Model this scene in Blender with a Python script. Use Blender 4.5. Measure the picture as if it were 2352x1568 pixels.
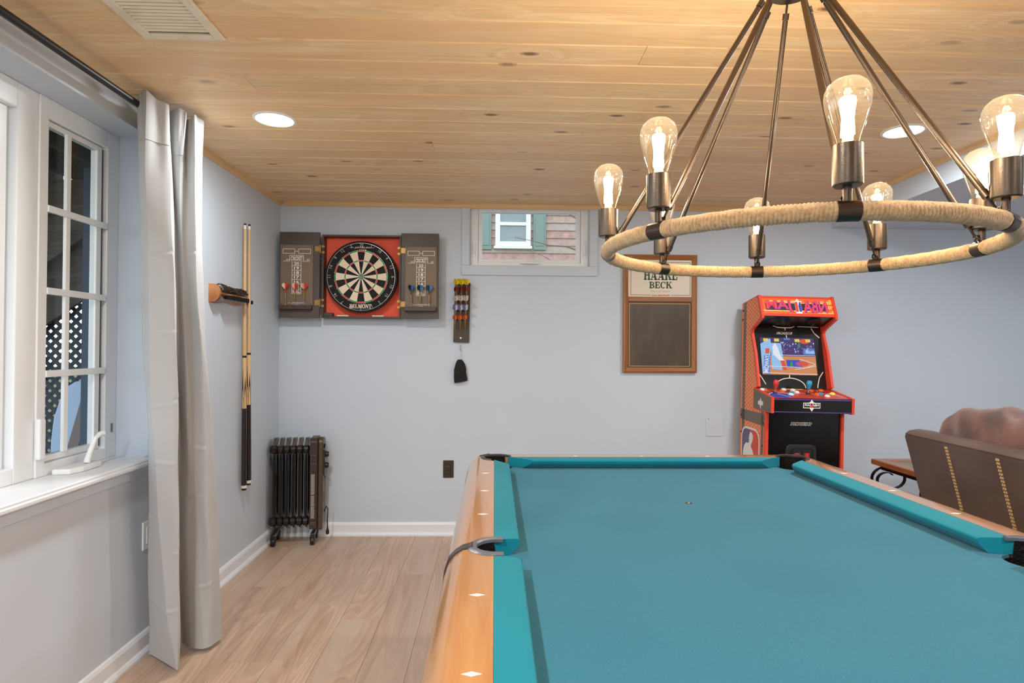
import bpy, bmesh, math, random
from mathutils import Vector, Matrix
PI = math.pi
random.seed(7)
S = bpy.context.scene
COL = S.collection
for o in list(bpy.data.objects):
    bpy.data.objects.remove(o)

# ---------------------------------------------------------------- camera
cam_d = bpy.data.cameras.new('camera')
cam = bpy.data.objects.new('camera', cam_d)
COL.objects.link(cam)
S.camera = cam
cam_d.sensor_fit = 'HORIZONTAL'
cam_d.sensor_width = 36.0
cam_d.lens = 36.0 * 1375.0 / 2352.0
cam_d.clip_start = 0.02
cam_d.clip_end = 200
YAW, PITCH, ROLL = 0.029, 0.0098, 0.0065
CAM = Vector((0, 0, 1.255))
fwd = Vector((math.sin(YAW) * math.cos(PITCH), math.cos(YAW) * math.cos(PITCH), math.sin(PITCH)))
right = fwd.cross(Vector((0, 0, 1))).normalized()
up = right.cross(fwd)
rot = Matrix((right, up, -fwd)).transposed().to_4x4()
cam.matrix_world = Matrix.Translation(CAM) @ rot @ Matrix.Rotation(ROLL, 4, 'Z')

# ---------------------------------------------------------------- world and exposure
W = bpy.data.worlds.new('sky')
S.world = W
W.use_nodes = True
wn = W.node_tree
sky = wn.nodes.new('ShaderNodeTexSky')
sky.sky_type = 'NISHITA'
sky.sun_disc = False
sky.sun_elevation = math.radians(55)
sky.sun_rotation = math.radians(200)
sky.air_density = 1.0
sky.dust_density = 0.2
hsat = wn.nodes.new('ShaderNodeHueSaturation')
hsat.inputs['Saturation'].default_value = 0.45   # thin overcast
wn.links.new(sky.outputs[0], hsat.inputs['Color'])
wn.links.new(hsat.outputs[0], wn.nodes['Background'].inputs[0])
wn.nodes['Background'].inputs[1].default_value = 0.55
S.view_settings.view_transform = 'Standard'
S.view_settings.look = 'None'
S.view_settings.gamma = 1.0
S.view_settings.use_curve_mapping = False
S.view_settings.exposure = -0.18
DOWNLIGHT_W = 25.0
BULB_W = 3.8

# ---------------------------------------------------------------- helpers
ORG = {}


def lin(c):
    r = []
    for v in c[:3]:
        v = v / 255.0
        r.append(v / 12.92 if v <= 0.04045 else ((v + 0.055) / 1.055) ** 2.4)
    return (r[0], r[1], r[2], 1.0)


MATS = {}


def mat(name, rgb, rough=0.5, metal=0.0, spec=0.5, bump=None, var=None, coat=0.0, emit=None, sheen=0.0, aniso=None):
    """bump=(scale,strength); var=(scale, rgb2, lo, hi) noise tint"""
    if name in MATS:
        return MATS[name]
    m = bpy.data.materials.new(name)
    m.use_nodes = True
    nt = m.node_tree
    b = nt.nodes['Principled BSDF']
    b.inputs['Base Color'].default_value = lin(rgb)
    b.inputs['Roughness'].default_value = rough
    b.inputs['Metallic'].default_value = metal
    b.inputs['Specular IOR Level'].default_value = spec
    b.inputs['Coat Weight'].default_value = coat
    b.inputs['Coat Roughness'].default_value = 0.12
    if sheen:
        b.inputs['Sheen Weight'].default_value = sheen
    tc = nt.nodes.new('ShaderNodeTexCoord')
    src = tc.outputs['Object']
    if aniso:
        mp = nt.nodes.new('ShaderNodeMapping')
        mp.inputs['Scale'].default_value = aniso
        nt.links.new(src, mp.inputs[0])
        src = mp.outputs[0]
    if var:
        n = nt.nodes.new('ShaderNodeTexNoise')
        n.inputs['Scale'].default_value = var[0]
        n.inputs['Detail'].default_value = 5
        nt.links.new(src, n.inputs['Vector'])
        r = nt.nodes.new('ShaderNodeValToRGB')
        r.color_ramp.elements[0].position = var[2]
        r.color_ramp.elements[1].position = var[3]
        r.color_ramp.elements[0].color = lin(rgb)
        r.color_ramp.elements[1].color = lin(var[1])
        nt.links.new(n.outputs[0], r.inputs[0])
        nt.links.new(r.outputs[0], b.inputs['Base Color'])
    if bump:
        n2 = nt.nodes.new('ShaderNodeTexNoise')
        n2.inputs['Scale'].default_value = bump[0]
        n2.inputs['Detail'].default_value = 4
        nt.links.new(src, n2.inputs['Vector'])
        bp = nt.nodes.new('ShaderNodeBump')
        bp.inputs['Strength'].default_value = bump[1]
        bp.inputs['Distance'].default_value = 0.01
        nt.links.new(n2.outputs[0], bp.inputs['Height'])
        nt.links.new(bp.outputs[0], b.inputs['Normal'])
    if emit:
        b.inputs['Emission Color'].default_value = lin(emit[0])
        b.inputs['Emission Strength'].default_value = emit[1]
    MATS[name] = m
    return m


def wood(name, light, dark, knot=None, grain_axis='X', rough=0.45, scale=1.0, vary=0.25, coat=0.0, plain=0.5, knot_scale=2.4, knot_skip=0.45, streak=None, bump=0.06, rings=0.0):
    """plank timber: long grain, per-plank tone shift, optional knots"""
    m = bpy.data.materials.new(name)
    m.use_nodes = True
    nt = m.node_tree
    N, L = nt.nodes, nt.links
    b = N['Principled BSDF']
    b.inputs['Roughness'].default_value = rough
    b.inputs['Coat Weight'].default_value = coat
    b.inputs['Coat Roughness'].default_value = 0.1
    tc = N.new('ShaderNodeTexCoord')
    oi = N.new('ShaderNodeObjectInfo')
    mul = N.new('ShaderNodeVectorMath'); mul.operation = 'SCALE'
    cmb = N.new('ShaderNodeCombineXYZ')
    for i in range(3):
        L.new(oi.outputs['Random'], cmb.inputs[i])
    L.new(cmb.outputs[0], mul.inputs[0])
    mul.inputs['Scale'].default_value = 37.0
    add = N.new('ShaderNodeVectorMath'); add.operation = 'ADD'
    L.new(tc.outputs['Object'], add.inputs[0])
    L.new(mul.outputs[0], add.inputs[1])
    along, across = 1.6 * scale, 26.0 * scale
    sc = {'X': (along, across, across), 'Y': (across, along, across), 'Z': (across, across, along)}[grain_axis]
    mp = N.new('ShaderNodeMapping')
    mp.inputs['Scale'].default_value = sc
    L.new(add.outputs[0], mp.inputs[0])
    vec = mp.outputs[0]
    kd = None
    if knot:
        mk = N.new('ShaderNodeMapping')
        ks = knot_scale
        mk.inputs['Scale'].default_value = {'X': (ks * 0.62, ks * 1.5, ks), 'Y': (ks * 1.5, ks * 0.62, ks), 'Z': (ks, ks * 1.5, ks * .62)}[grain_axis]
        L.new(add.outputs[0], mk.inputs[0])
        vo = N.new('ShaderNodeTexVoronoi')
        vo.voronoi_dimensions = '2D'
        vo.inputs['Scale'].default_value = 1.0
        vo.inputs['Randomness'].default_value = 1.0
        L.new(mk.outputs[0], vo.inputs['Vector'])
        kd = vo.outputs['Distance']
        mr = N.new('ShaderNodeMapRange')
        mr.inputs['From Min'].default_value = 0.0
        mr.inputs['From Max'].default_value = 0.28
        mr.inputs['To Min'].default_value = 2.2
        mr.inputs['To Max'].default_value = 0.0
        L.new(kd, mr.inputs['Value'])
        ad2 = N.new('ShaderNodeVectorMath'); ad2.operation = 'ADD'
        c2 = N.new('ShaderNodeCombineXYZ')
        for i in range(3):
            L.new(mr.outputs[0], c2.inputs[i])
        L.new(vec, ad2.inputs[0]); L.new(c2.outputs[0], ad2.inputs[1])
        vec = ad2.outputs[0]
    n = N.new('ShaderNodeTexNoise')
    n.inputs['Scale'].default_value = 1.0
    n.inputs['Detail'].default_value = 6
    n.inputs['Roughness'].default_value = 0.6
    n.inputs['Distortion'].default_value = 0.6
    L.new(vec, n.inputs['Vector'])
    r = N.new('ShaderNodeValToRGB')
    r.color_ramp.elements[0].position = 0.5 - plain * 0.5
    r.color_ramp.elements[1].position = 0.5 + plain * 0.5
    r.color_ramp.elements[0].color = lin(dark)
    r.color_ramp.elements[1].color = lin(light)
    L.new(n.outputs[0], r.inputs[0])
    col = r.outputs[0]
    if rings:
        mw = N.new('ShaderNodeMapping')
        mw.inputs['Scale'].default_value = {'X': (.55, 5.5, 5.5), 'Y': (5.5, .55, 5.5), 'Z': (5.5, 5.5, .55)}[grain_axis]
        L.new(add.outputs[0], mw.inputs[0])
        nw = N.new('ShaderNodeTexNoise'); nw.inputs['Scale'].default_value = 1.0; nw.inputs['Detail'].default_value = 1.5
        L.new(mw.outputs[0], nw.inputs['Vector'])
        m1 = N.new('ShaderNodeMath'); m1.operation = 'MULTIPLY'; m1.inputs[1].default_value = 22.0
        L.new(nw.outputs[0], m1.inputs[0])
        m2 = N.new('ShaderNodeMath'); m2.operation = 'FRACT'; L.new(m1.outputs[0], m2.inputs[0])
        rw = N.new('ShaderNodeValToRGB')
        rw.color_ramp.elements[0].position = 0.0; rw.color_ramp.elements[0].color = (0, 0, 0, 1)
        rw.color_ramp.elements[1].position = 1.0; rw.color_ramp.elements[1].color = (0, 0, 0, 1)
        q1 = rw.color_ramp.elements.new(.8); q1.color = (1, 1, 1, 1)
        L.new(m2.outputs[0], rw.inputs[0])
        m3 = N.new('ShaderNodeMath'); m3.operation = 'MULTIPLY'; m3.inputs[1].default_value = rings
        L.new(rw.outputs[0], m3.inputs[0])
        mr2 = N.new('ShaderNodeMix'); mr2.data_type = 'RGBA'
        L.new(m3.outputs[0], mr2.inputs[0]); L.new(col, mr2.inputs[6])
        mr2.inputs[7].default_value = lin(tuple(c * .8 for c in dark))
        col = mr2.outputs[2]
    # tone shift from plank to plank
    hsv = N.new('ShaderNodeHueSaturation')
    mv = N.new('ShaderNodeMapRange')
    mv.inputs['To Min'].default_value = 1 - vary
    mv.inputs['To Max'].default_value = 1 + vary * 0.6
    L.new(oi.outputs['Random'], mv.inputs['Value'])
    L.new(mv.outputs[0], hsv.inputs['Value'])
    L.new(col, hsv.inputs['Color'])
    col = hsv.outputs[0]
    if streak:
        ms = N.new('ShaderNodeMapping')
        ms.inputs['Scale'].default_value = tuple(v * 0.22 for v in sc)
        L.new(add.outputs[0], ms.inputs[0])
        ns = N.new('ShaderNodeTexNoise'); ns.inputs['Scale'].default_value = 1.0
        L.new(ms.outputs[0], ns.inputs['Vector'])
        rs = N.new('ShaderNodeValToRGB')
        rs.color_ramp.elements[0].position = 0.45
        rs.color_ramp.elements[1].position = 0.72
        rs.color_ramp.elements[0].color = (0, 0, 0, 1)
        rs.color_ramp.elements[1].color = (1, 1, 1, 1)
        L.new(ns.outputs[0], rs.inputs[0])
        mx = N.new('ShaderNodeMix'); mx.data_type = 'RGBA'
        L.new(rs.outputs[0], mx.inputs[0])
        L.new(col, mx.inputs[6]); mx.inputs[7].default_value = lin(streak)
        col = mx.outputs[2]
    if knot:
        rk = N.new('ShaderNodeValToRGB')
        e = rk.color_ramp.elements
        e[0].position = 0.030; e[0].color = (1, 1, 1, 1)
        e[1].position = 0.062; e[1].color = (0, 0, 0, 1)
        for ps, vl in ((.046, .45), (.052, .75), (.058, .3)):
            q = rk.color_ramp.elements.new(ps); q.color = (vl, vl, vl, 1)
        L.new(kd, rk.inputs[0])
        sepc = N.new('ShaderNodeSeparateColor')
        L.new(vo.outputs['Color'], sepc.inputs[0])
        gt = N.new('ShaderNodeMath'); gt.operation = 'GREATER_THAN'; gt.inputs[1].default_value = knot_skip
        L.new(sepc.outputs[0], gt.inputs[0])
        sw = N.new('ShaderNodeMath'); sw.operation = 'MULTIPLY'
        kr = N.new('ShaderNodeMapRange'); kr.inputs['To Min'].default_value = .35; kr.inputs['To Max'].default_value = .95
        L.new(sepc.outputs[1], kr.inputs['Value'])
        L.new(gt.outputs[0], sw.inputs[0]); L.new(kr.outputs[0], sw.inputs[1])
        mk2 = N.new('ShaderNodeMath'); mk2.operation = 'MULTIPLY'
        L.new(rk.outputs[0], mk2.inputs[0]); L.new(sw.outputs[0], mk2.inputs[1])
        mx2 = N.new('ShaderNodeMix'); mx2.data_type = 'RGBA'
        L.new(mk2.outputs[0], mx2.inputs[0])
        L.new(col, mx2.inputs[6]); mx2.inputs[7].default_value = lin(knot)
        col = mx2.outputs[2]
    L.new(col, b.inputs['Base Color'])
    bp = N.new('ShaderNodeBump')
    bp.inputs['Strength'].default_value = bump
    bp.inputs['Distance'].default_value = 0.004
    L.new(n.outputs[0], bp.inputs['Height'])
    L.new(bp.outputs[0], b.inputs['Normal'])
    MATS[name] = m
    return m


def thin_glass(name, tint=(255, 255, 255), refl=1.0, rough=0.0, edge=4.0, base=0.04, haze=0.0):
    m = bpy.data.materials.new(name)
    m.use_nodes = True
    nt = m.node_tree
    nt.nodes.remove(nt.nodes['Principled BSDF'])
    out = nt.nodes['Material Output']
    tr = nt.nodes.new('ShaderNodeBsdfTransparent'); tr.inputs[0].default_value = lin(tint)
    gl = nt.nodes.new('ShaderNodeBsdfGlossy'); gl.inputs['Roughness'].default_value = rough
    fr = nt.nodes.new('ShaderNodeLayerWeight'); fr.inputs[0].default_value = 0.5
    pw = nt.nodes.new('ShaderNodeMath'); pw.operation = 'POWER'; pw.inputs[1].default_value = edge
    mu = nt.nodes.new('ShaderNodeMath'); mu.operation = 'MULTIPLY_ADD'; mu.inputs[1].default_value = 0.75 * refl; mu.inputs[2].default_value = base * refl
    nt.links.new(fr.outputs['Facing'], pw.inputs[0])
    mx = nt.nodes.new('ShaderNodeMixShader')
    nt.links.new(pw.outputs[0], mu.inputs[0])
    nt.links.new(mu.outputs[0], mx.inputs[0])
    nt.links.new(tr.outputs[0], mx.inputs[1])
    nt.links.new(gl.outputs[0], mx.inputs[2])
    res = mx.outputs[0]
    if haze:
        tl = nt.nodes.new('ShaderNodeBsdfTranslucent')
        tl.inputs[0].default_value = lin((255, 240, 214))
        mh = nt.nodes.new('ShaderNodeMixShader'); mh.inputs[0].default_value = haze
        nt.links.new(res, mh.inputs[1]); nt.links.new(tl.outputs[0], mh.inputs[2])
        res = mh.outputs[0]
    nt.links.new(res, out.inputs[0])
    MATS[name] = m
    return m


def emitter(name, rgb, strength):
    m = bpy.data.materials.new(name)
    m.use_nodes = True
    nt = m.node_tree
    nt.nodes.remove(nt.nodes['Principled BSDF'])
    e = nt.nodes.new('ShaderNodeEmission')
    e.inputs[0].default_value = lin(rgb)
    e.inputs[1].default_value = strength
    nt.links.new(e.outputs[0], nt.nodes['Material Output'].inputs[0])
    MATS[name] = m
    return m


def tag(o, label=None, cat=None, group=None, kind=None):
    if label: o['label'] = label
    if cat: o['category'] = cat
    if group: o['group'] = group
    if kind: o['kind'] = kind
    return o


def thing(name, loc, label, cat, group=None, kind=None):
    o = bpy.data.objects.new(name, None)
    COL.objects.link(o)
    o.location = loc
    o.empty_display_size = 0.05
    ORG[o.name] = Vector(loc)
    return tag(o, label, cat, group, kind)


def frame_of(d):
    d = Vector(d).normalized()
    a = Vector((0, 0, 1)) if abs(d.z) < 0.95 else Vector((1, 0, 0))
    u = d.cross(a).normalized()
    return u, u.cross(d).normalized()


class MB:
    """collects geometry in world coordinates, then links it as ONE mesh object"""

    def __init__(s):
        s.v, s.f, s.m = [], [], []

    def add(s, vs, fs, mi=0):
        o = len(s.v)
        s.v += [tuple(x) for x in vs]
        for f in fs:
            s.f.append([i + o for i in f]); s.m.append(mi)
        return s

    def box(s, x0, y0, z0, x1, y1, z1, mi=0):
        x0, x1 = min(x0, x1), max(x0, x1); y0, y1 = min(y0, y1), max(y0, y1); z0, z1 = min(z0, z1), max(z0, z1)
        v = [(x0, y0, z0), (x1, y0, z0), (x1, y1, z0), (x0, y1, z0), (x0, y0, z1), (x1, y0, z1), (x1, y1, z1), (x0, y1, z1)]
        f = [(0, 3, 2, 1), (4, 5, 6, 7), (0, 1, 5, 4), (1, 2, 6, 5), (2, 3, 7, 6), (3, 0, 4, 7)]
        return s.add(v, f, mi)

    def cyl(s, p0, p1, r0, r1=None, n=16, caps=True, mi=0):
        p0, p1 = Vector(p0), Vector(p1)
        r1 = r0 if r1 is None else r1
        u, w = frame_of(p1 - p0)
        v = []
        for p, r in ((p0, r0), (p1, r1)):
            for i in range(n):
                a = 2 * PI * i / n
                v.append(p + (u * math.cos(a) + w * math.sin(a)) * r)
        f = [(i, i + n, (i + 1) % n + n, (i + 1) % n) for i in range(n)]
        if caps:
            f += [tuple(range(n)), tuple(range(2 * n - 1, n - 1, -1))]
        return s.add(v, f, mi)

    def tube(s, path, r, n=8, closed=False, caps=True, mi=0):
        path = [Vector(p) for p in path]
        k = len(path)
        rs = r if isinstance(r, (list, tuple)) else [r] * k
        v = []
        u = None
        for i, p in enumerate(path):
            if closed:
                d = path[(i + 1) % k] - path[i - 1]
            else:
                d = path[min(i + 1, k - 1)] - path[max(i - 1, 0)]
            d = d.normalized()
            if u is None:
                u, w = frame_of(d)
            else:
                u = (u - d * u.dot(d)).normalized(); w = d.cross(u)
            w = d.cross(u)
            for j in range(n):
                a = 2 * PI * j / n
                v.append(p + (u * math.cos(a) + w * math.sin(a)) * rs[i])
        f = []
        for i in range(k if closed else k - 1):
            i2 = (i + 1) % k
            for j in range(n):
                j2 = (j + 1) % n
                f.append((i * n + j, i * n + j2, i2 * n + j2, i2 * n + j))
        if caps and not closed:
            f += [tuple(range(n - 1, -1, -1)), tuple(range((k - 1) * n, k * n))]
        return s.add(v, f, mi)

    def lathe(s, prof, org=(0, 0, 0), axis=(0, 0, 1), n=24, mi=0, caps=True):
        org, axis = Vector(org), Vector(axis).normalized()
        u, w = frame_of(axis)
        v = []
        for r, h in prof:
            for i in range(n):
                a = 2 * PI * i / n
                v.append(org + axis * h + (u * math.cos(a) + w * math.sin(a)) * max(r, 1e-5))
        f = []
        for k in range(len(prof) - 1):
            for i in range(n):
                j = (i + 1) % n
                f.append((k * n + i, (k + 1) * n + i, (k + 1) * n + j, k * n + j))
        if caps:
            f += [tuple(range(n)), tuple(range(len(prof) * n - 1, (len(prof) - 1) * n - 1, -1))]
        return s.add(v, f, mi)

    def prism(s, poly, plane, d0, d1, mi=0):
        """poly in 2-D; plane 'XZ' (d along Y), 'XY' (d along Z), 'YZ' (d along X)"""
        def P(a, b, d):
            return {'XZ': (a, d, b), 'XY': (a, b, d), 'YZ': (d, a, b)}[plane]
        n = len(poly)
        v = [P(a, b, d0) for a, b in poly] + [P(a, b, d1) for a, b in poly]
        f = [tuple(range(n)), tuple(range(2 * n - 1, n - 1, -1))]
        f += [(i, i + n, (i + 1) % n + n, (i + 1) % n) for i in range(n)]
        return s.add(v, f, mi)

    def grid(s, fn, nu, nv, cu=False, cv=False, mi=0):
        v = [fn(i / (nu if cu else nu - 1), j / (nv if cv else nv - 1)) for i in range(nu) for j in range(nv)]
        f = []
        for i in range(nu if cu else nu - 1):
            for j in range(nv if cv else nv - 1):
                a, b = i, (i + 1) % nu
                c, d = j, (j + 1) % nv
                f.append((a * nv + c, b * nv + c, b * nv + d, a * nv + d))
        return s.add(v, f, mi)

    def mesh(s, name, mats, off, smooth, bevel, seg=2):
        me = bpy.data.meshes.new(name)
        me.from_pydata([(x - off[0], y - off[1], z - off[2]) for x, y, z in s.v], [], s.f)
        me.polygons.foreach_set('material_index', s.m)
        bm = bmesh.new(); bm.from_mesh(me)
        if bevel:
            es = [e for e in bm.edges if len(e.link_faces) == 2 and e.calc_face_angle(0) > 0.5]
            bmesh.ops.bevel(bm, geom=es, offset=bevel, segments=seg, affect='EDGES', profile=0.5, clamp_overlap=True)
        bmesh.ops.recalc_face_normals(bm, faces=bm.faces)
        bm.to_mesh(me); bm.free()
        for m in (mats if isinstance(mats, (list, tuple)) else [mats]):
            me.materials.append(m)
        if smooth:
            me.polygons.foreach_set('use_smooth', [True] * len(me.polygons))
            me.set_sharp_from_angle(angle=math.radians(38))
        return me

    def build(s, name, mats, parent=None, smooth=False, bevel=0, seg=2):
        if parent is not None:
            off = ORG[parent.name]
        else:
            xs, ys, zs = zip(*s.v)
            off = Vector(((min(xs) + max(xs)) / 2, (min(ys) + max(ys)) / 2, min(zs)))
        me = s.mesh(name, mats, off, smooth, bevel, seg)
        o = bpy.data.objects.new(name, me)
        COL.objects.link(o)
        if parent is not None:
            o.parent = parent
        else:
            o.location = off
        ORG[o.name] = Vector(off)
        return o


def copy_tree(o, parent=None, loc=None, rot=None):
    c = o.copy()
    COL.objects.link(c)
    if parent is not None:
        c.parent = parent
    if loc is not None:
        c.location = loc
    if rot is not None:
        c.rotation_euler = rot
    ORG[c.name] = Vector(c.location) if parent is None else ORG[parent.name]
    for ch in list(o.children):
        copy_tree(ch, c)
    return c


def place(verts2, box, facing, d, mirror=False):
    """fit 2-D outline verts to box=(a0,b0,a1,b1) and put them on a plane; facing '-Y' or '-X' or '+Z'"""
    xs = [v[0] for v in verts2]; ys = [v[1] for v in verts2]
    a0, b0, a1, b1 = box
    sx = (a1 - a0) / max(max(xs) - min(xs), 1e-6); sy = (b1 - b0) / max(max(ys) - min(ys), 1e-6)
    out = []
    for x, y in verts2:
        a = a0 + (x - min(xs)) * sx; b = b0 + (y - min(ys)) * sy
        if mirror:
            a = a0 + a1 - a
        out.append({'-Y': (a, d, b), '-X': (d, a, b), '+Z': (a, b, d), '+X': (d, a, b)}[facing])
    return out


def text_geo(txt, bold=0.0, spacing=1.0, italic=0.0):
    cu = bpy.data.curves.new('t', 'FONT')
    cu.body = txt
    cu.offset = bold
    cu.space_character = spacing
    cu.shear = italic
    cu.resolution_u = 2
    ob = bpy.data.objects.new('t', cu)
    COL.objects.link(ob)
    me = bpy.data.meshes.new_from_object(ob)
    vs = [(v.co.x, v.co.y) for v in me.vertices]
    fs = [tuple(p.vertices) for p in me.polygons]
    bpy.data.objects.remove(ob); bpy.data.curves.remove(cu); bpy.data.meshes.remove(me)
    return vs, fs


def text(mb, txt, box, facing='-Y', d=0.0, mi=0, bold=0.0, spacing=1.0, italic=0.0, mirror=False):
    vs, fs = text_geo(txt, bold, spacing, italic)
    return mb.add(place(vs, box, facing, d, mirror), fs, mi)


def ring2(cx, cz, rx, rz, tx, tz, a0, a1, n=14):
    """thick arc as quads (2-D)"""
    q = []
    for i in range(n):
        s, e = a0 + (a1 - a0) * i / n, a0 + (a1 - a0) * (i + 1) / n
        q.append([(cx + rx * math.cos(s), cz + rz * math.sin(s)), (cx + rx * math.cos(e), cz + rz * math.sin(e)),
                  (cx + (rx - tx) * math.cos(e), cz + (rz - tz) * math.sin(e)), (cx + (rx - tx) * math.cos(s), cz + (rz - tz) * math.sin(s))])
    return q


def R2(x0, y0, x1, y1):
    return [(x0, y0), (x1, y0), (x1, y1), (x0, y1)]


def serif_letter(ch):
    """fat slab-serif capitals as 2-D polygons in a unit box"""
    t, sh = 0.26, 0.1
    stem = lambda x: [R2(x, 0, x + t, 1), R2(x - .09, 0, x + t + .09, sh), R2(x - .09, 1 - sh, x + t + .09, 1)]
    if ch == 'H': return stem(.09) + stem(.65) + [R2(.3, .44, .7, .56)], 1.0
    if ch == 'E': return stem(.09) + [R2(.3, 0, .8, .12), R2(.3, .88, .78, 1), R2(.3, .45, .6, .56), R2(.7, .05, .84, .34), R2(.68, .66, .8, .95), R2(.55, .36, .63, .65)], .88
    if ch == 'L': return stem(.09) + [R2(.3, 0, .8, .12), R2(.7, .05, .84, .36)], .88
    if ch == 'T': return [R2(.3, 0, .56, 1), R2(.2, 0, .66, sh), R2(0, .88, .86, 1), R2(0, .64, .12, .95), R2(.74, .64, .86, .95)], .88
    if ch == 'A': return [[(.1, 0), (.22, 0), (.52, .9), (.45, 1)], [(.36, 1), (.62, 1), (.98, 0), (.66, 0)], R2(.25, .24, .75, .34), R2(0, 0, .34, sh), R2(.56, 0, 1.08, sh)], 1.08
    if ch == 'K': return stem(.09) + [[(.33, .4), (.33, .56), (.78, .98), (.92, .98)], [(.42, .52), (.58, .7), (1.0, .02), (.7, .02)], R2(.62, 0, 1.06, sh), R2(.6, 1 - sh, 1.0, 1)], 1.06
    if ch == 'B': return stem(.09) + ring2(.45, .74, .36, .26, .2, .12, -PI / 2, PI / 2) + ring2(.45, .27, .44, .28, .24, .12, -PI / 2, PI / 2) + [R2(.3, 0, .47, .12), R2(.3, .88, .47, 1), R2(.3, .46, .47, .57)], .92
    if ch == 'C': return ring2(.48, .5, .48, .52, .26, .12, PI * .28, PI * 1.74, 22) + [R2(.76, .62, .88, 1)], .92
    if ch == 'O': return ring2(.5, .5, .5, .52, .27, .12, 0, 2 * PI, 26), 1.02
    if ch == 'M': return [R2(.08, 0, .2, 1), R2(0, 0, .3, sh), R2(.86, 0, 1.12, 1), R2(.76, 0, 1.22, sh), [(.04, 1), (.36, 1), (.66, .2), (.52, 0)], [(.52, 0), (.6, .12), (.92, 1), (.82, 1)], R2(0, 1 - sh, .34, 1), R2(.84, 1 - sh, 1.22, 1)], 1.24
    if ch == 'N': return [R2(.1, 0, .22, 1), R2(0, 0, .34, sh), R2(.8, 0, .92, 1), R2(.7, 1 - sh, 1.02, 1), [(.02, 1), (.36, 1), (.92, 0), (.72, 0)], R2(0, 1 - sh, .3, 1)], 1.04
    return [], .4


def serif(mb, txt, box, facing='-Y', d=0.0, mi=0):
    polys, x = [], 0.0
    for ch in txt:
        p, w = serif_letter(ch)
        polys += [[(a + x, b) for a, b in q] for q in p]
        x += w + .03
    flat = [v for q in polys for v in q]
    pl = place(flat, box, facing, d)
    i = 0
    for q in polys:
        mb.add(pl[i:i + len(q)], [tuple(range(len(q)))], mi)
        i += len(q)
    return mb


def crom(pts, t):
    """Catmull-Rom through a list of tuples, t in 0..1"""
    n = len(pts) - 1
    x = min(max(t * n, 0), n - 1e-6)
    i = int(x); f = x - i
    p0, p1, p2, p3 = pts[max(i - 1, 0)], pts[i], pts[i + 1], pts[min(i + 2, n)]
    return tuple(0.5 * (2 * b + (c - a) * f + (2 * a - 5 * b + 4 * c - d) * f * f + (3 * b - a - 3 * c + d) * f ** 3) for a, b, c, d in zip(p0, p1, p2, p3))


def line_quad(mb, pts, w, facing, d, mi=0):
    """flat stroked polyline"""
    for (a, b), (c, e) in zip(pts[:-1], pts[1:]):
        dx, dy = c - a, e - b
        l = math.hypot(dx, dy) or 1
        nx, ny = -dy / l * w / 2, dx / l * w / 2
        q = [(a + nx, b + ny), (c + nx, e + ny), (c - nx, e - ny), (a - nx, b - ny)]
        mb.add([{'-Y': (p, d, r), '-X': (d, p, r), '+Z': (p, r, d)}[facing] for p, r in q], [(0, 1, 2, 3)], mi)

# ---------------------------------------------------------------- materials
M_WALL = mat('painted_wall', (202, 213, 226), 0.6, bump=(220, 0.03))
M_TRIM = mat('white_trim_paint', (232, 237, 243), 0.35)
M_VINYL = mat('white_vinyl', (238, 242, 246), 0.3)
M_CEIL = wood('knotty_pine', (252, 226, 184), (230, 188, 134), (104, 58, 28), 'X', 0.42, vary=0.09, plain=0.46, knot_scale=2.9, knot_skip=.28, streak=(232, 190, 140), rings=.22)
M_PINE_TRIM = wood('pine_trim', (236, 200, 150), (214, 172, 120), None, 'X', 0.4, vary=0.05)
M_PINE_TRIM_Y = wood('pine_trim_lengthwise', (236, 200, 150), (214, 172, 120), None, 'Y', 0.4, vary=0.05)
M_FLOOR = wood('oak_floor', (218, 188, 164), (182, 148, 126), None, 'Y', 0.36, vary=0.10, plain=0.5, knot_scale=1.1, streak=(196, 174, 154), bump=0.04, rings=.38)
M_GLASS = thin_glass('window_glass', (244, 247, 249), .5)
M_BLACK = mat('black_paint', (22, 20, 20), 0.4)
M_DKMETAL = mat('dark_metal', (40, 36, 34), 0.35, 0.8)

YB = 4.02      # back wall
XL = -1.43     # left wall
XR = 4.3
YF = -2.6
ZC = 2.215     # underside of the ceiling boards

# ---------------------------------------------------------------- floor
fl = MB().box(XL - 0.25, YF - 0.2, -0.12, XR + 0.2, YB + 0.22, -0.004).build('floor', mat('subfloor', (92, 74, 58), 0.8))
tag(fl, 'grey brown wood plank floor', 'floor', kind='structure')
PW, PL = 0.183, 1.22
plank_me = MB().box(-PW / 2 + .0004, -PL / 2 + .0004, -0.004, PW / 2 - .0004, PL / 2 - .0004, 0.0).mesh('floor_plank', M_FLOOR, (0, 0, 0), False, 0.0007, 1)
fo = ORG[fl.name]
r = 0
x = XL + PW / 2
while x - PW / 2 < XR:
    y = YF + [0.31, 0.93, 0.12, 0.71, 0.5, 1.07][r % 6] + random.uniform(-.06, .06) - PL / 2
    while y - PL / 2 < YB:
        y0, y1 = max(y - PL / 2, YF), min(y + PL / 2, YB)
        if y1 - y0 > .03:
            o = bpy.data.objects.new('floor_plank', plank_me)
            COL.objects.link(o)
            o.parent = fl
            o.location = (x - fo.x, (y0 + y1) / 2 - fo.y, -fo.z)
            o.scale = (min(1, (XR - x + PW / 2) / PW), (y1 - y0) / PL, 1)
        y += PL
    r += 1
    x += PW

# ---------------------------------------------------------------- ceiling of tongue-and-groove pine
ce = MB().box(XL - 0.25, YF - 0.2, ZC + 0.014, XR + 0.2, YB + 0.22, ZC + 0.1).build('ceiling', mat('ceiling_backing', (70, 48, 30), 0.8))
tag(ce, 'knotty pine tongue and groove plank ceiling', 'ceiling', kind='structure')
co = ORG[ce.name]
BW = 0.132
CX1 = 2.5


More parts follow.
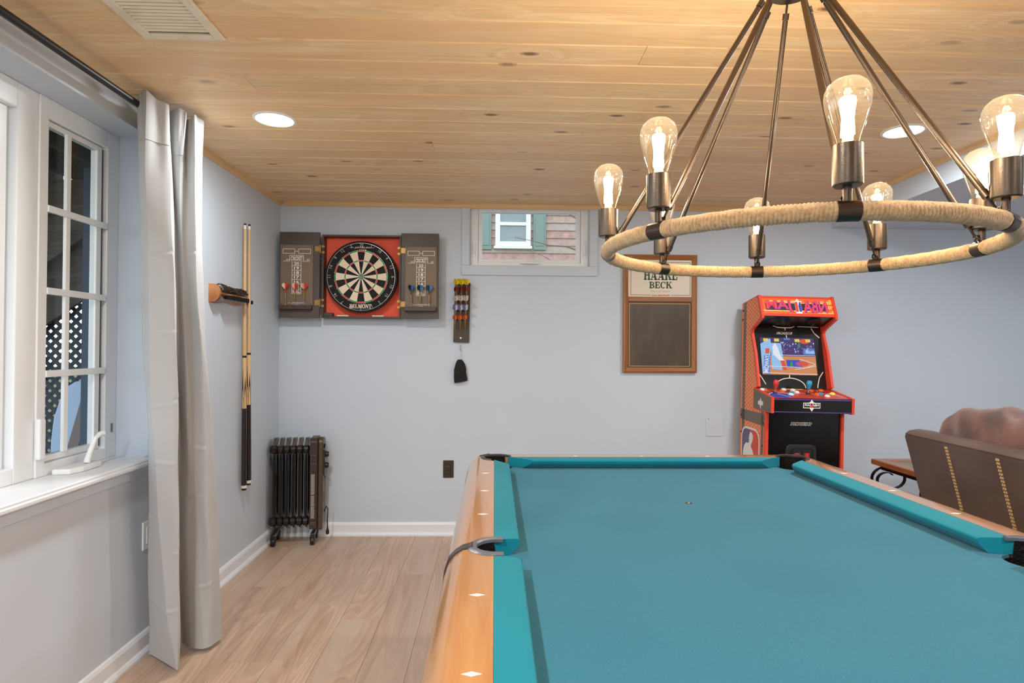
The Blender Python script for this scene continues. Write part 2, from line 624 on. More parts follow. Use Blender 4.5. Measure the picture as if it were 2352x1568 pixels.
def ceil_board(x0, x1, yc):
    w = BW / 2
    g = 0.0045   # chamfer of the groove
    pr = [(-w + .0006, .014), (-w + .0006, g), (-w + g, 0), (w - g, 0), (w - .0006, g), (w - .0006, .014)]
    m = MB()
    n = len(pr)
    v = [(x0, yc + a, ZC + b) for a, b in pr] + [(x1, yc + a, ZC + b) for a, b in pr]
    m.add(v, [tuple(range(n)), tuple(range(2 * n - 1, n - 1, -1))] + [(i, (i + 1) % n, (i + 1) % n + n, i + n) for i in range(n)])
    xm = (x0 + x1) / 2
    me = m.mesh('ceiling_plank', M_CEIL, (xm, yc, ZC), False, 0)
    o = bpy.data.objects.new('ceiling_plank', me)
    COL.objects.link(o)
    o.parent = ce
    o.location = (xm - co.x, yc - co.y, ZC - co.z)


k0 = int((YF - 1.752) / BW) - 1
for k in range(k0, 40):
    yc = 1.752 + (k + .5) * BW
    if yc - BW / 2 > YB or yc + BW / 2 < YF:
        continue
    if yc < .9:
        ceil_board(XL, CX1, yc)
        continue
    j = {1: 0.36 + .12, 8: -.3, 12: 1.2, 5: 1.9, 15: -.75, 3: -.9}.get(k)
    if j is None:
        ceil_board(XL, CX1, yc)
    else:
        ceil_board(XL, j - .0006, yc)
        ceil_board(j + .0006, CX1, yc)

# dropped plasterboard soffit on the right
sf = MB().prism([(2.297, YB), (2.297 - .045 * (YB - YF), YF), (XR, YF), (XR, YB)], 'XY', 2.082, ZC + 0.02).build('ceiling_soffit', M_WALL)
tag(sf, 'grey painted dropped soffit above the sofa side of the room', 'soffit', kind='structure')
MBt = MB()
a0, a1 = (2.297, YB - .002), (2.297 - .045 * (YB - .8), .8)
v = []
for (x, y) in (a0, a1):
    v += [(x, y, ZC - .022), (x - .014, y, ZC - .016), (x - .022, y, ZC), (x, y, ZC)]
MBt.add(v, [(0, 1, 2, 3), (7, 6, 5, 4), (0, 4, 5, 1), (1, 5, 6, 2), (2, 6, 7, 3), (3, 7, 4, 0)])
tag(MBt.build('trim_1', M_PINE_TRIM_Y), 'thin pine moulding where the soffit meets the ceiling', 'trim', kind='structure')

# ---------------------------------------------------------------- walls
WX0, WX1, WZ0 = -.167, .631, 1.802          # back window opening
wb = MB()
wb.box(XL - .25, YB, -.1, WX0, YB + .2, ZC + .05).box(WX1, YB, -.1, XR + .2, YB + .2, ZC + .05).box(WX0, YB, -.1, WX1, YB + .2, WZ0)
tag(wb.build('wall_back', M_WALL), 'pale grey painted back wall', 'wall', kind='structure')
LY0, LY1, LZ0, LZ1 = .12, 2.524, .797, 2.115   # left window opening
wl = MB()
wl.box(XL - .2, YF, -.1, XL, LY0, ZC + .05).box(XL - .2, LY1, -.1, XL, YB, ZC + .05)
wl.box(XL - .2, LY0, -.1, XL, LY1, LZ0 - .03).box(XL - .2, LY0, LZ1, XL, LY1, ZC + .05)
tag(wl.build('wall_left', M_WALL), 'pale grey painted wall on the left with the deep window', 'wall', kind='structure')
tag(MB().box(XR, YF, -.1, XR + .2, YB, ZC + .05).build('wall_right', M_WALL), 'pale grey painted wall on the right', 'wall', kind='structure')
tag(MB().box(XL - .2, YF - .2, -.1, XR + .2, YF, ZC + .05).build('wall_front', M_WALL), 'pale grey painted wall behind the camera', 'wall', kind='structure')

# baseboards with shoe moulding
bprof = [(0, 0), (.026, 0), (.026, .01), (.02, .02), (.013, .024), (.013, .072), (.008, .084), (0, .088)]
m = MB()
v = []
for x in (XL + .012, XR):
    v += [(x, YB - a, b) for a, b in bprof]
n = len(bprof)
m.add(v, [tuple(range(n)), tuple(range(2 * n - 1, n - 1, -1))] + [(i, (i + 1) % n, (i + 1) % n + n, i + n) for i in range(n)])
tag(m.build('baseboard_back', M_TRIM), 'white baseboard along the back wall', 'baseboard', kind='structure')
m = MB()
v = []
for y in (YF, YB):
    v += [(XL + a, y, b) for a, b in bprof]
m.add(v, [tuple(range(n)), tuple(range(2 * n - 1, n - 1, -1))] + [(i, (i + 1) % n, (i + 1) % n + n, i + n) for i in range(n)])
tag(m.build('baseboard_left', M_TRIM), 'white baseboard along the left wall', 'baseboard', kind='structure')

# pine crown strips
cprof = [(0, -.03), (.006, -.03), (.012, -.02), (.016, -.008), (.026, 0), (0, 0)]
n = len(cprof)
fc = [tuple(range(n)), tuple(range(2 * n - 1, n - 1, -1))] + [(i, (i + 1) % n, (i + 1) % n + n, i + n) for i in range(n)]
tag(MB().add([(XL + a, y, ZC + b) for y in (2.56, YB) for a, b in cprof], fc).build('trim_2', M_PINE_TRIM_Y), 'pine moulding along the top of the left wall', 'trim', kind='structure')
tag(MB().add([(x, YB - a, ZC + b) for x in (XL + .026, 2.29) for a, b in cprof], fc).build('trim_3', M_PINE_TRIM), 'pine moulding along the top of the back wall', 'trim', kind='structure')

# ---------------------------------------------------------------- left windows in the deep reveal
XWIN = -1.562
sill = MB()
sp = [(XWIN - .05, .797), (-1.394, .797), (-1.388, .793), (-1.388, .787), (-1.383, .783), (-1.383, .775), (-1.388, .770), (-1.412, .768), (-1.412, .764), (XWIN - .05, .764)]
sill.prism(sp, 'XZ', LY0 - .03, LY1 - .03)
sill.box(XWIN - .05, LY1 - .03, .764, XL - .001, LY1, .797)
si = tag(sill.build('window_sill', M_TRIM), 'white moulded sill below the left window', 'window sill', kind='structure')
ap = MB().box(XL, LY0, .724, XL + .012, LY1 - .02, .764).build('trim_4', M_WALL, bevel=.002)
tag(ap, 'flat apron strip under the left window sill', 'trim', kind='structure')


def vbox(m, y0, z0, y1, z1, x0, x1):
    return m.box(x0, y0, z0, x1, y1, z1)


w1 = thing('window_1', (XWIN, 2.3, .797), 'white casement window with grille beside the grey curtain', 'window', kind='structure')
m = MB()   # fixed frame
vbox(m, 2.09, .797, 2.132, 2.115, XWIN - .06, XWIN + .001)
vbox(m, 2.452, .797, LY1, 2.115, XWIN - .06, XWIN)
vbox(m, 2.132, 2.045, 2.452, 2.115, XWIN - .06, XWIN)
vbox(m, 2.132, .797, 2.452, .84, XWIN - .06, XWIN)
m.build('window_frame', M_VINYL, w1, bevel=.003)
m = MB()   # sash
vbox(m, 2.132, .845, 2.142, 2.04, XWIN - .035, XWIN - .008)
vbox(m, 2.400, .845, 2.428, 2.04, XWIN - .035, XWIN - .008)
vbox(m, 2.142, 2.021, 2.400, 2.04, XWIN - .035, XWIN - .008)
vbox(m, 2.142, .845, 2.400, .866, XWIN - .035, XWIN - .008)
sa = m.build('sash', M_VINYL, w1, bevel=.002)
m = MB(); vbox(m, 2.428, .85, 2.452, 2.04, XWIN - .05, XWIN - .02)
m.build('screen_track', mat('screen_track_grey', (88, 90, 94), 0.6), w1)
MB().box(XWIN - .020, 2.142, .866, XWIN - .016, 2.400, 2.021).build('pane', M_GLASS, w1)
for z in (1.73, 1.442, 1.152):
    m = MB(); vbox(m, 2.130, z - .012, 2.446, z + .012, XWIN - .008, XWIN + .004)
    m.build('grille_bar', M_VINYL, w1, bevel=.002)
m = MB(); vbox(m, 2.222, .866, 2.245, 2.021, XWIN - .012, XWIN)
m.build('grille_bar', M_VINYL, w1, bevel=.002)
m = MB().box(XWIN, 2.082, .86, XWIN + .02, 2.112, 1.0)
m.build('lock_cover', M_VINYL, w1, bevel=.006)
MB().box(XWIN + .0, 2.49, .9, XWIN + .004, 2.496, .935).build('hinge_slot', mat('slot_grey', (110, 112, 116), .5), w1)
# folding crank operator on the sill
ck = thing('window_crank', (-1.52, 2.27, .797), 'white folding window crank standing on the left sill', 'crank')
m = MB().prism([(-1.545, 2.14), (-1.49, 2.15), (-1.475, 2.2), (-1.48, 2.31), (-1.545, 2.34)], 'XY', .797, .818)
m.build('base', M_VINYL, ck, bevel=.006)
m = MB().tube([(-1.50, 2.255, .82), (-1.497, 2.262, .845), (-1.49, 2.275, .885), (-1.487, 2.285, .908)], [.012, .0105, .009, .008], 10)
m.build('arm', M_VINYL, ck, smooth=True)
m = MB().tube([(-1.487, 2.284, .906), (-1.483, 2.298, .919), (-1.478, 2.314, .92)], [.008, .009, .011], 10)
m.build('knob', M_VINYL, ck, smooth=True)

w2 = thing('window_2', (XWIN, 1.3, .797), 'large white framed picture window at the left edge', 'window', kind='structure')
m = MB()
vbox(m, 2.0, .797, 2.09, 2.115, XWIN - .06, XWIN - .004)
vbox(m, .62, .797, .7, 2.115, XWIN - .06, XWIN - .004)
vbox(m, .7, 2.03, 2.0, 2.115, XWIN - .06, XWIN - .004)
vbox(m, .7, .797, 2.0, .85, XWIN - .06, XWIN - .004)
m.build('window_frame', M_VINYL, w2, bevel=.004)
m = MB()
vbox(m, 1.93, .85, 1.985, 2.03, XWIN - .055, XWIN - .025)
vbox(m, .7, .85, .755, 2.03, XWIN - .055, XWIN - .025)
vbox(m, .755, 1.975, 1.93, 2.03, XWIN - .055, XWIN - .025)
vbox(m, .755, .85, 1.93, .9, XWIN - .055, XWIN - .025)
m.build('sash', M_VINYL, w2, bevel=.004)
MB().box(XWIN - .044, .755, .9, XWIN - .040, 1.93, 1.975).build('pane', M_GLASS, w2)
w3 = thing('window_3', (XWIN, .4, .797), 'second white casement window at the near end of the left reveal', 'window', kind='structure')
m = MB()
vbox(m, LY0, .797, .2, 2.115, XWIN - .06, XWIN); vbox(m, .56, .797, .62, 2.115, XWIN - .06, XWIN)
vbox(m, .2, 2.04, .56, 2.115, XWIN - .06, XWIN); vbox(m, .2, .797, .56, .86, XWIN - .06, XWIN)
m.build('window_frame', M_VINYL, w3, bevel=.003)
MB().box(XWIN - .034, .2, .86, XWIN - .030, .56, 2.04).build('pane', M_GLASS, w3)

# ---------------------------------------------------------------- small awning window in the back wall
w4 = thing('window_4', (.232, YB, 1.737), 'small white awning window high in the back wall', 'window', kind='structure')
m = MB()
cy0, cy1 = YB - .016, YB
m.box(-.225, cy0, 1.802, -.172, cy1, ZC - .028)
m.box(.636, cy0, 1.802, .69, cy1, ZC - .028)
m.prism([(-.225, 1.737), (.69, 1.737), (.69, 1.802), (-.225, 1.802)], 'XZ', cy0, cy1)
m.build('casing', M_WALL, w4, bevel=.004)
m = MB()
fy0, fy1 = YB + .03, YB + .1
m.box(WX0, YB, WZ0 - .012, WX1, fy1 + .04, WZ0 + .004)
m.box(WX0, fy0, WZ0, WX0 + .05, fy1, ZC); m.box(WX1 - .05, fy0, WZ0, WX1, fy1, ZC)
m.box(WX0 + .05, fy0, WZ0, WX1 - .05, fy1, WZ0 + .03); m.box(WX0 + .05, fy0, ZC - .03, WX1 - .05, fy1, ZC)
m.build('window_frame', M_VINYL, w4, bevel=.003)
m = MB()
m.box(-.116, YB + .045, 1.832, -.09, YB + .09, 2.185); m.box(.553, YB + .045, 1.832, .58, YB + .09, 2.185)
m.box(-.09, YB + .045, 1.832, .553, YB + .09, 1.853); m.box(-.09, YB + .045, 2.172, .553, YB + .09, 2.185)
m.build('sash', M_VINYL, w4, bevel=.002)
MB().box(-.09, YB + .066, 1.853, .553, YB + .070, 2.172).build('pane', M_GLASS, w4)
for x in (-.142, .606):
    m = MB().box(x - .012, fy0 - .006, 1.865, x + .012, fy0, 1.975)
    lv = m.build('lock_plate', M_VINYL, w4, bevel=.003)
    MB().tube([(x, fy0 - .01, 1.95), (x - .002, fy0 - .016, 1.92), (x, fy0 - .012, 1.885)], [.006, .007, .004], 8).build('lever', M_VINYL, lv, smooth=True)
m = MB().box(.17, fy0 - .03, 1.818, .30, fy0 + .01, 1.83)
cr = m.build('crank_base', M_VINYL, w4, bevel=.004)
MB().tube([(.235, fy0 - .025, 1.832), (.26, fy0 - .028, 1.842), (.295, fy0 - .03, 1.858), (.30, fy0 - .04, 1.866)], [.007, .006, .005, .007], 8).build('crank_arm', M_VINYL, cr, smooth=True)

# ---------------------------------------------------------------- outdoors seen through the panes
gr = MB().box(-30, -15, -.4, 25, 40, -.2).build('ground', mat('grass_ground', (96, 112, 58), 0.9, var=(2.5, (130, 124, 84), .4, .65)))
tag(gr, 'grassy ground outside', 'ground', kind='structure')
HY = 9.0
hs = thing('neighbour_house', (.6, HY, -.2), 'shingled neighbouring house with white window seen through the small back window', 'house')
M_SH = [mat('shingle_rose', (206, 160, 146), .85, var=(14, (160, 138, 124), .35, .65)), mat('shingle_grey', (172, 158, 146), .85, var=(14, (190, 170, 154), .35, .65)),
        mat('shingle_tan', (196, 162, 144), .85, var=(14, (166, 150, 136), .35, .65))]
MB().box(-2.5, HY + .03, -.2, 4.5, HY + 4, 4.6).build('house_body', M_SH[1], hs)
MB().box(-2.5, HY - .05, -.2, 4.5, HY + .03, 2.56).build('foundation', mat('foundation_grey', (170, 176, 184), .9, bump=(60, .6), var=(30, (205, 210, 214), .4, .6)), hs)
for i in range(17):
    z = 2.56 + i * .115
    v = [(-2.5, HY + .03, z), (-2.5, HY - .018, z), (-2.5, HY + .004, z + .122), (-2.5, HY + .03, z + .122)]
    v += [(4.5, b, c) for a, b, c in v]
    mb_ = MB().add(v, [(0, 1, 2, 3), (7, 6, 5, 4), (0, 4, 5, 1), (1, 5, 6, 2), (2, 6, 7, 3), (3, 7, 4, 0)])
    mb_.build('shingle_course', M_SH[i % 3], hs)
hw = MB()
for b in ((.0, 2.77, .07, 3.9), (.46, 2.77, .53, 3.9), (.07, 2.77, .46, 2.84), (.07, 3.08, .46, 3.13), (.07, 3.83, .46, 3.9)):
    hw.box(b[0], HY - .06, b[1], b[2], HY - .005, b[3])
hw.box(-.02, HY - .09, 2.73, .55, HY - .005, 2.77)
hwo = hw.build('house_window', mat('house_white', (235, 238, 242), .5), hs)
MB().box(.07, HY - .03, 2.84, .46, HY - .02, 3.83).build('house_pane', mat('house_pane_dark', (120, 132, 128), .05, spec=.8), hwo)
for x0, x1 in ((-.24, -.06), (.57, .76)):
    s_ = MB().box(x0, HY - .05, 2.72, x1, HY - .02, 3.9)
    s_.box(x0 + .03, HY - .06, 2.78, x1 - .03, HY - .045, 3.22).box(x0 + .03, HY - .06, 3.3, x1 - .03, HY - .045, 3.84)
    s_.build('shutter', mat('shutter_green', (128, 148, 136), .7), hs)
tr = thing('bare_tree', (1.6, 7.2, -.2), 'bare branching tree in front of the neighbouring house', 'tree')
M_BARK = mat('bark', (120, 104, 88), .9)
MB().tube([(1.62, 7.2, -.2), (1.6, 7.2, 1.2), (1.66, 7.22, 2.4), (1.75, 7.2, 3.6), (1.7, 7.2, 4.6)], [.12, .1, .08, .05, .03], 8).build('trunk', M_BARK, tr, smooth=True)
random.seed(3)
for i in range(26):
    z = 1.9 + i * .09
    p = Vector((1.66, 7.2, z))
    a = random.choice((PI, PI, 0)) + random.uniform(-.7, .7)
    path = [p.copy()]
    d = Vector((math.cos(a), math.sin(a) * .5, random.uniform(.05, .6))).normalized()
    for k in range(7):
        p = p + d * .22
        d = (d + Vector((random.uniform(-.3, .3), random.uniform(-.25, .25), random.uniform(-.3, .3)))).normalized()
        path.append(p.copy())
    MB().tube(path, [.018, .016, .013, .011, .009, .006, .004, .003], 5).build('branch', M_BARK, tr, smooth=True)

# covered deck beyond the left windows
M_DECK = mat('weathered_deck_wood', (72, 66, 62), .85, var=(6, (92, 84, 78), .4, .7), aniso=(1, 8, 8))
dk = thing('raised_deck', (-3.2, 3.0, -.2), 'dark raised deck with joists outside the left window', 'deck')
for i in range(24):
    y = -1.2 + i * .27
    MB().box(-5.6, y, 2.78, -1.7, y + .26, 2.82).build('deck_board', M_DECK, dk)
for i in range(10):
    x = -5.4 + i * .4
    MB().box(x, -1.2, 2.58, x + .045, 5.3, 2.78).build('joist', M_DECK, dk)
for x, y in ((-3.06, 4.6), (-5.3, 4.6), (-5.3, 1.5), (-5.3, -1)):
    MB().box(x - .03, y - .03, -.2, x + .03, y + .03, 2.58).build('post', mat('post_slate', (70, 84, 104), .8), dk)
MB().box(-5.6, 4.9, 2.3, -1.7, 4.95, 2.58).build('beam', M_DECK, dk)
MB().prism([(-5.6, .35), (-3.72, 1.36), (-3.2, 1.72), (-1.7, 2.2), (-1.7, 2.58), (-5.6, 2.58)], 'XZ', 4.96, 4.99).build('skirt_board', M_DECK, dk)
st = dk
for y in (4.66, 4.86):
    v = [(-4.9, y, .4), (-2.6, y, 2.05), (-2.6, y, 2.35), (-4.9, y, .7)]
    v += [(a, y + .04, c) for a, b, c in v]
    if y > 4.7:
        MB().add([(a, b, c + .55) for a, b, c in v], [(0, 1, 2, 3), (7, 6, 5, 4), (0, 4, 5, 1), (1, 5, 6, 2), (2, 6, 7, 3), (3, 7, 4, 0)]).build('stringer', M_DECK, st)
la = thing('lattice_panel', (-3.6, 5.05, -.2), 'dark diagonal garden lattice outside the left window', 'lattice')
M_LAT = mat('lattice_dark', (44, 54, 66), .8)
LX0, LX1, LZa, LZb = -4.9, -2.2, -.15, 2.3
sp_ = .082
for sgn in (1, -1):
    k = -40
    while k < 80:
        c = LX0 + k * sp_
        # strip along x - c = sgn*(z - LZa), clipped to the panel
        za, zb = LZa, LZb
        pts = []
        xa, xb = c + sgn * 0, c + sgn * (LZb - LZa)
        t0, t1 = 0.0, LZb - LZa
        if sgn > 0:
            t0 = max(t0, LX0 - c); t1 = min(t1, LX1 - c)
        else:
            t0 = max(t0, c - LX1); t1 = min(t1, c - LX0)
        if t1 - t0 > .1:
            w = .0155
            y = 5.05 + (.008 if sgn > 0 else 0)
            P0 = Vector((c + sgn * t0, y, LZa + t0)); P1 = Vector((c + sgn * t1, y, LZa + t1))
            nn = Vector((-sgn, 0, 1)).normalized() * w
            v = [P0 - nn, P1 - nn, P1 + nn, P0 + nn]
            v += [q + Vector((0, .008, 0)) for q in v]
            MB().add(v, [(0, 1, 2, 3), (7, 6, 5, 4), (0, 4, 5, 1), (1, 5, 6, 2), (2, 6, 7, 3), (3, 7, 4, 0)]).build('lattice_strip', M_LAT, la)
        k += 1
sl = thing('garden_slide', (-3.5, 4.7, -.2), 'pale blue plastic slide panel outside the left window', 'slide')
prof = [(-3.47, -.2), (-3.46, .5), (-3.44, .68), (-3.40, .81), (-3.35, .92), (-3.28, .965), (-3.18, .98), (-2.7, .98), (-2.7, -.2)]
MB().prism(prof, 'XZ', 4.78, 4.84).build('side_panel', mat('pale_blue_plastic', (176, 200, 232), .4), sl, bevel=.012)
v = [(-3.44, 4.72, -.1), (-3.36, 4.72, -.1), (-3.05, 4.72, 1.05), (-3.13, 4.72, 1.05)]
v += [(a, b + .04, c) for a, b, c in v]
MB().add(v, [(0, 1, 2, 3), (7, 6, 5, 4), (0, 4, 5, 1), (1, 5, 6, 2), (2, 6, 7, 3), (3, 7, 4, 0)]).build('brace', mat('brown_brace', (130, 116, 112), .8), sl)

# ================================================================ recessed downlights
M_LENS = emitter('downlight_lens', (255, 250, 240), 9.0)
M_LTRIM = mat('downlight_trim', (238, 236, 230), .4)


def downlight(x, y, label, z=ZC, watts=None):
    t = thing('recessed_light', (x, y, z - .004), label, 'ceiling light', 'recessed downlights')
    m = MB().lathe([(.088, -.001), (.087, -.005), (.078, -.007), (.074, -.004), (.074, 0)], (x, y, z), n=40, caps=False)
    m.build('trim_ring', M_LTRIM, t, smooth=True)
    MB().lathe([(.0, -.0035), (.0745, -.0035)], (x, y, z), n=40, caps=False).build('lens', M_LENS, t)
    ld = bpy.data.lights.new('downlight', 'AREA')
    ld.shape = 'DISK'; ld.size = .14; ld.energy = watts or DOWNLIGHT_W; ld.color = (.97, 1.0, 1.0)
    lo = bpy.data.objects.new('downlight', ld)
    COL.objects.link(lo); lo.parent = t; lo.location = (0, 0, -.006)
    return t


downlight(-.937, 2.553, 'lit round recessed ceiling light nearest the curtain', watts=15)
downlight(1.784, 2.563, 'lit round recessed ceiling light behind the chandelier rods', watts=21)
downlight(-.937, .3, 'added unseen recessed ceiling light above the near left floor', watts=36)  # from here down: lights added by guess, out of view, to brighten the room
downlight(1.784, .3, 'added unseen recessed ceiling light above the near right floor')
downlight(-.937, -1.6, 'added unseen recessed ceiling light in the near left corner', watts=36)
downlight(1.784, -1.6, 'added unseen recessed ceiling light in the near right corner')
downlight(3.3, 2.563, 'added unseen recessed light in the soffit over the sofa', 2.082, 9)  # soffit pair likewise added out of view as fill
downlight(3.3, .3, 'added unseen recessed light in the soffit near the right wall', 2.082, 12)

# ================================================================ ceiling vent
vx0, vx1, vy0, vy1 = -1.093, -.846, 1.50, 1.886
M_VENT = mat('vent_cream', (232, 222, 202), .5, var=(9, (206, 192, 164), .5, .8))
vt = thing('ceiling_vent', ((vx0 + vx1) / 2, (vy0 + vy1) / 2, ZC - .012), 'cream slatted air register in the pine ceiling', 'air vent')
m = MB()
m.box(vx0, vy0, ZC - .01, vx0 + .03, vy1, ZC).box(vx1 - .03, vy0, ZC - .01, vx1, vy1, ZC)
m.box(vx0 + .03, vy0, ZC - .01, vx1 - .03, vy0 + .03, ZC).box(vx0 + .03, vy1 - .03, ZC - .01, vx1 - .03, vy1, ZC)
m.build('frame', M_VENT, vt, bevel=.003)
MB().box(vx0 + .03, vy0 + .03, ZC - .001, vx1 - .03, vy1 - .03, ZC).build('duct_shade_sheet', mat('duct_shade_tone', (96, 84, 66), .8), vt)  # flat dark sheet, its colour stands for the shade inside the duct
y = vy0 + .036
while y < vy1 - .036:
    v = [(vx0 + .03, y, ZC - .0035), (vx1 - .03, y, ZC - .0035), (vx1 - .03, y + .0092, ZC - .0065), (vx0 + .03, y + .0092, ZC - .0065)]
    v += [(a, b, c + .0015) for a, b, c in v]
    MB().add(v, [(0, 1, 2, 3), (7, 6, 5, 4), (0, 4, 5, 1), (1, 5, 6, 2), (2, 6, 7, 3), (3, 7, 4, 0)]).build('slat', M_VENT, vt)
    y += .0175

# ================================================================ curtain and rod
rd = thing('curtain_rod', (-1.335, 1.6, 2.15), 'black curtain rod running under the ceiling above the left window', 'curtain rod')
MB().tube([(-1.335, -.1, 2.152), (-1.335, 2.30, 2.152), (-1.337, 2.36, 2.15), (-1.345, 2.41, 2.145), (-1.37, 2.43, 2.135), (-1.43, 2.433, 2.125)], .0125, 14).build('rod', M_BLACK, rd, smooth=True)
MB().box(XL, 1.0, 2.12, -1.345, 1.02, 2.16).build('bracket', M_BLACK, rd)
CUR = [(2.185, [(-1.338, 2.27), (-1.299, 2.25), (-1.26, 2.33), (-1.306, 2.42), (-1.244, 2.42), (-1.263, 2.47), (-1.226, 2.46), (-1.236, 2.56), (-1.276, 2.62)]),
       (2.0, [(-1.342, 2.28), (-1.295, 2.25), (-1.25, 2.32), (-1.309, 2.44), (-1.263, 2.43), (-1.266, 2.47), (-1.216, 2.45), (-1.238, 2.55), (-1.287, 2.62)]),
       (1.6, [(-1.34, 2.3), (-1.29, 2.26), (-1.219, 2.3), (-1.291, 2.45), (-1.258, 2.44), (-1.244, 2.46), (-1.208, 2.45), (-1.222, 2.53), (-1.267, 2.6)]),
       (1.3, [(-1.342, 2.33), (-1.289, 2.27), (-1.207, 2.3), (-1.291, 2.47), (-1.253, 2.46), (-1.237, 2.48), (-1.192, 2.46), (-1.203, 2.53), (-1.249, 2.6)]),
       (0.9, [(-1.337, 2.36), (-1.27, 2.28), (-1.196, 2.3), (-1.291, 2.49), (-1.244, 2.47), (-1.219, 2.49), (-1.18, 2.48), (-1.178, 2.54), (-1.227, 2.61)]),
       (0.55, [(-1.355, 2.4), (-1.256, 2.3), (-1.194, 2.31), (-1.296, 2.51), (-1.251, 2.49), (-1.207, 2.49), (-1.163, 2.49), (-1.163, 2.555), (-1.209, 2.62)]),
       (0.25, [(-1.374, 2.44), (-1.233, 2.315), (-1.195, 2.32), (-1.296, 2.52), (-1.243, 2.5), (-1.194, 2.49), (-1.155, 2.5), (-1.149, 2.56), (-1.193, 2.62)]),
       (0.02, [(-1.377, 2.45), (-1.204, 2.33), (-1.197, 2.335), (-1.297, 2.53), (-1.232, 2.5), (-1.183, 2.49), (-1.157, 2.51), (-1.144, 2.57), (-1.181, 2.62)])]


def cur_pt(u, w):
    z = 2.185 + (.02 - 2.185) * w
    for i in range(len(CUR) - 1):
        if CUR[i][0] >= z >= CUR[i + 1][0] - 1e-6:
            break
    f = (CUR[i][0] - z) / (CUR[i][0] - CUR[i + 1][0])
    cols = []
    for c in range(9):
        col = [r[1][c] for r in CUR]
        cols.append(crom(col, (i + f) / (len(CUR) - 1)))
    a = crom(cols, u)
    lin_i = min(int(u * 8), 7); lf = u * 8 - lin_i
    b = tuple(p * (1 - lf) + q * lf for p, q in zip(cols[lin_i], cols[lin_i + 1]))
    k = .55 if u > .32 else .12 + .43 * max(0, u - .2) / .12
    x, y = a[0] * k + b[0] * (1 - k), a[1] * k + b[1] * (1 - k)
    # pleat gathers in the header
    if w < .14:
        g = (1 - w / .14)
        x += .006 * g * math.sin(u * 60); y -= .008 * g * math.sin(u * 60)
    x += .0035 * math.sin(9 * z + u * 21) * math.sin(5.3 * z + 1.1); y += .0035 * math.sin(7.1 * z + u * 15 + 2)
    # ironing creases
    for zc in (1.62, 1.31, 1.05, .83, .62, .47, .27):
        s_ = (z - zc - .05 * (u - .5) - .01 * math.sin(u * 13 + zc * 9)) / .007
        wv = max(0, math.sin(u * 11 + zc * 23)) ** .5
        y -= (.0034 * math.exp(-s_ * s_) - .0026 * math.exp(-(s_ - 1.8) ** 2)) * wv
    top = .012 * math.sin(u * 17) if w < .02 else 0
    return (x, y, z + top)


M_CURT = mat('linen_curtain', (178, 180, 182), .85, sheen=.3, bump=(420, .12), aniso=(1, 1, 6))
cu = thing('curtain', (-1.26, 2.42, .0), 'light grey linen curtain panel gathered beside the left window', 'curtain')
d_ = MB().grid(cur_pt, 97, 380).build('drape', M_CURT, cu, smooth=True)
md = d_.modifiers.new('cloth', 'SOLIDIFY'); md.thickness = .0025; md.offset = 0
hb = MB().grid(lambda u, w: (lambda p: (p[0] + .002, p[1] - .004, p[2]))(cur_pt(u, w * .078)), 97, 30).build('header_band', M_CURT, cu, smooth=True)
hm = MB().grid(lambda u, w: (lambda p: (p[0] + .002, p[1] - .003, p[2]))(cur_pt(u, .955 + w * .045)), 97, 18).build('hem', M_CURT, cu, smooth=True)

# ================================================================ pool table
M_FELT = mat('teal_felt', (48, 112, 134), .95, spec=.12, sheen=.1, bump=(1500, .15), var=(220, (54, 118, 140), .35, .65))
M_FELT2 = mat('teal_cushion_felt', (14, 126, 144), .9, spec=.12, sheen=.1, bump=(1500, .15))
M_RAILW = wood('honey_maple_rail', (202, 150, 98), (180, 120, 68), None, 'Y', .22, scale=1.2, vary=.06, coat=1.0, streak=(190, 134, 84))
M_RAILX = wood('honey_maple_rail_cross', (202, 150, 98), (180, 120, 68), None, 'X', .22, scale=1.2, vary=.06, coat=1.0, streak=(190, 134, 84))
M_POCK = mat('pocket_leather', (15, 13, 13), .55, spec=.2, bump=(160, .5))
M_SHIELD = mat('pocket_shield', (112, 115, 122), .3, .3, bump=(300, .1))
M_STRAP = mat('pocket_strap', (62, 52, 48), .35, bump=(300, .1))
M_PEARL = mat('pearl_inlay', (246, 240, 222), .25)
NX0, NX1, NY0, NY1 = .063, 1.187, .306, 2.438      # cushion noses
BX0, BX1, BY0, BY1 = .001, 1.264, .250, 2.494      # wood / cushion joint
OUT = .112
OX0, OX1, OY0, OY1 = BX0 - OUT, BX1 + OUT, BY0 - OUT, BY1 + OUT
ZN, ZR, ZS = .795, .80, .760
XM, YM = (NX0 + NX1) / 2, 1.372
pt = thing('pool_table', (XM, YM, 0), 'honey wood pool table with teal felt under the chandelier', 'pool table')
RC = .122
HC, HS = .058, .050
corners = [(BX0 + .013, BY1 - .013), (BX1 - .013, BY1 - .013), (BX1 - .013, BY0 + .013), (BX0 + .013, BY0 + .013)]
sides = [(BX0 + .006, YM), (BX1 - .006, YM)]
holes = [(c, HC) for c in corners] + [(c, HS) for c in sides]

# outline path of the rails, clockwise from the left middle
path = []


def seg(p, q, n):
    for i in range(n):
        t = i / n
        path.append((p[0] + (q[0] - p[0]) * t, p[1] + (q[1] - p[1]) * t))


def arc(c, a0, a1, n):
    for i in range(n):
        a = a0 + (a1 - a0) * i / n
        path.append((c[0] + RC * math.cos(a), c[1] + RC * math.sin(a)))


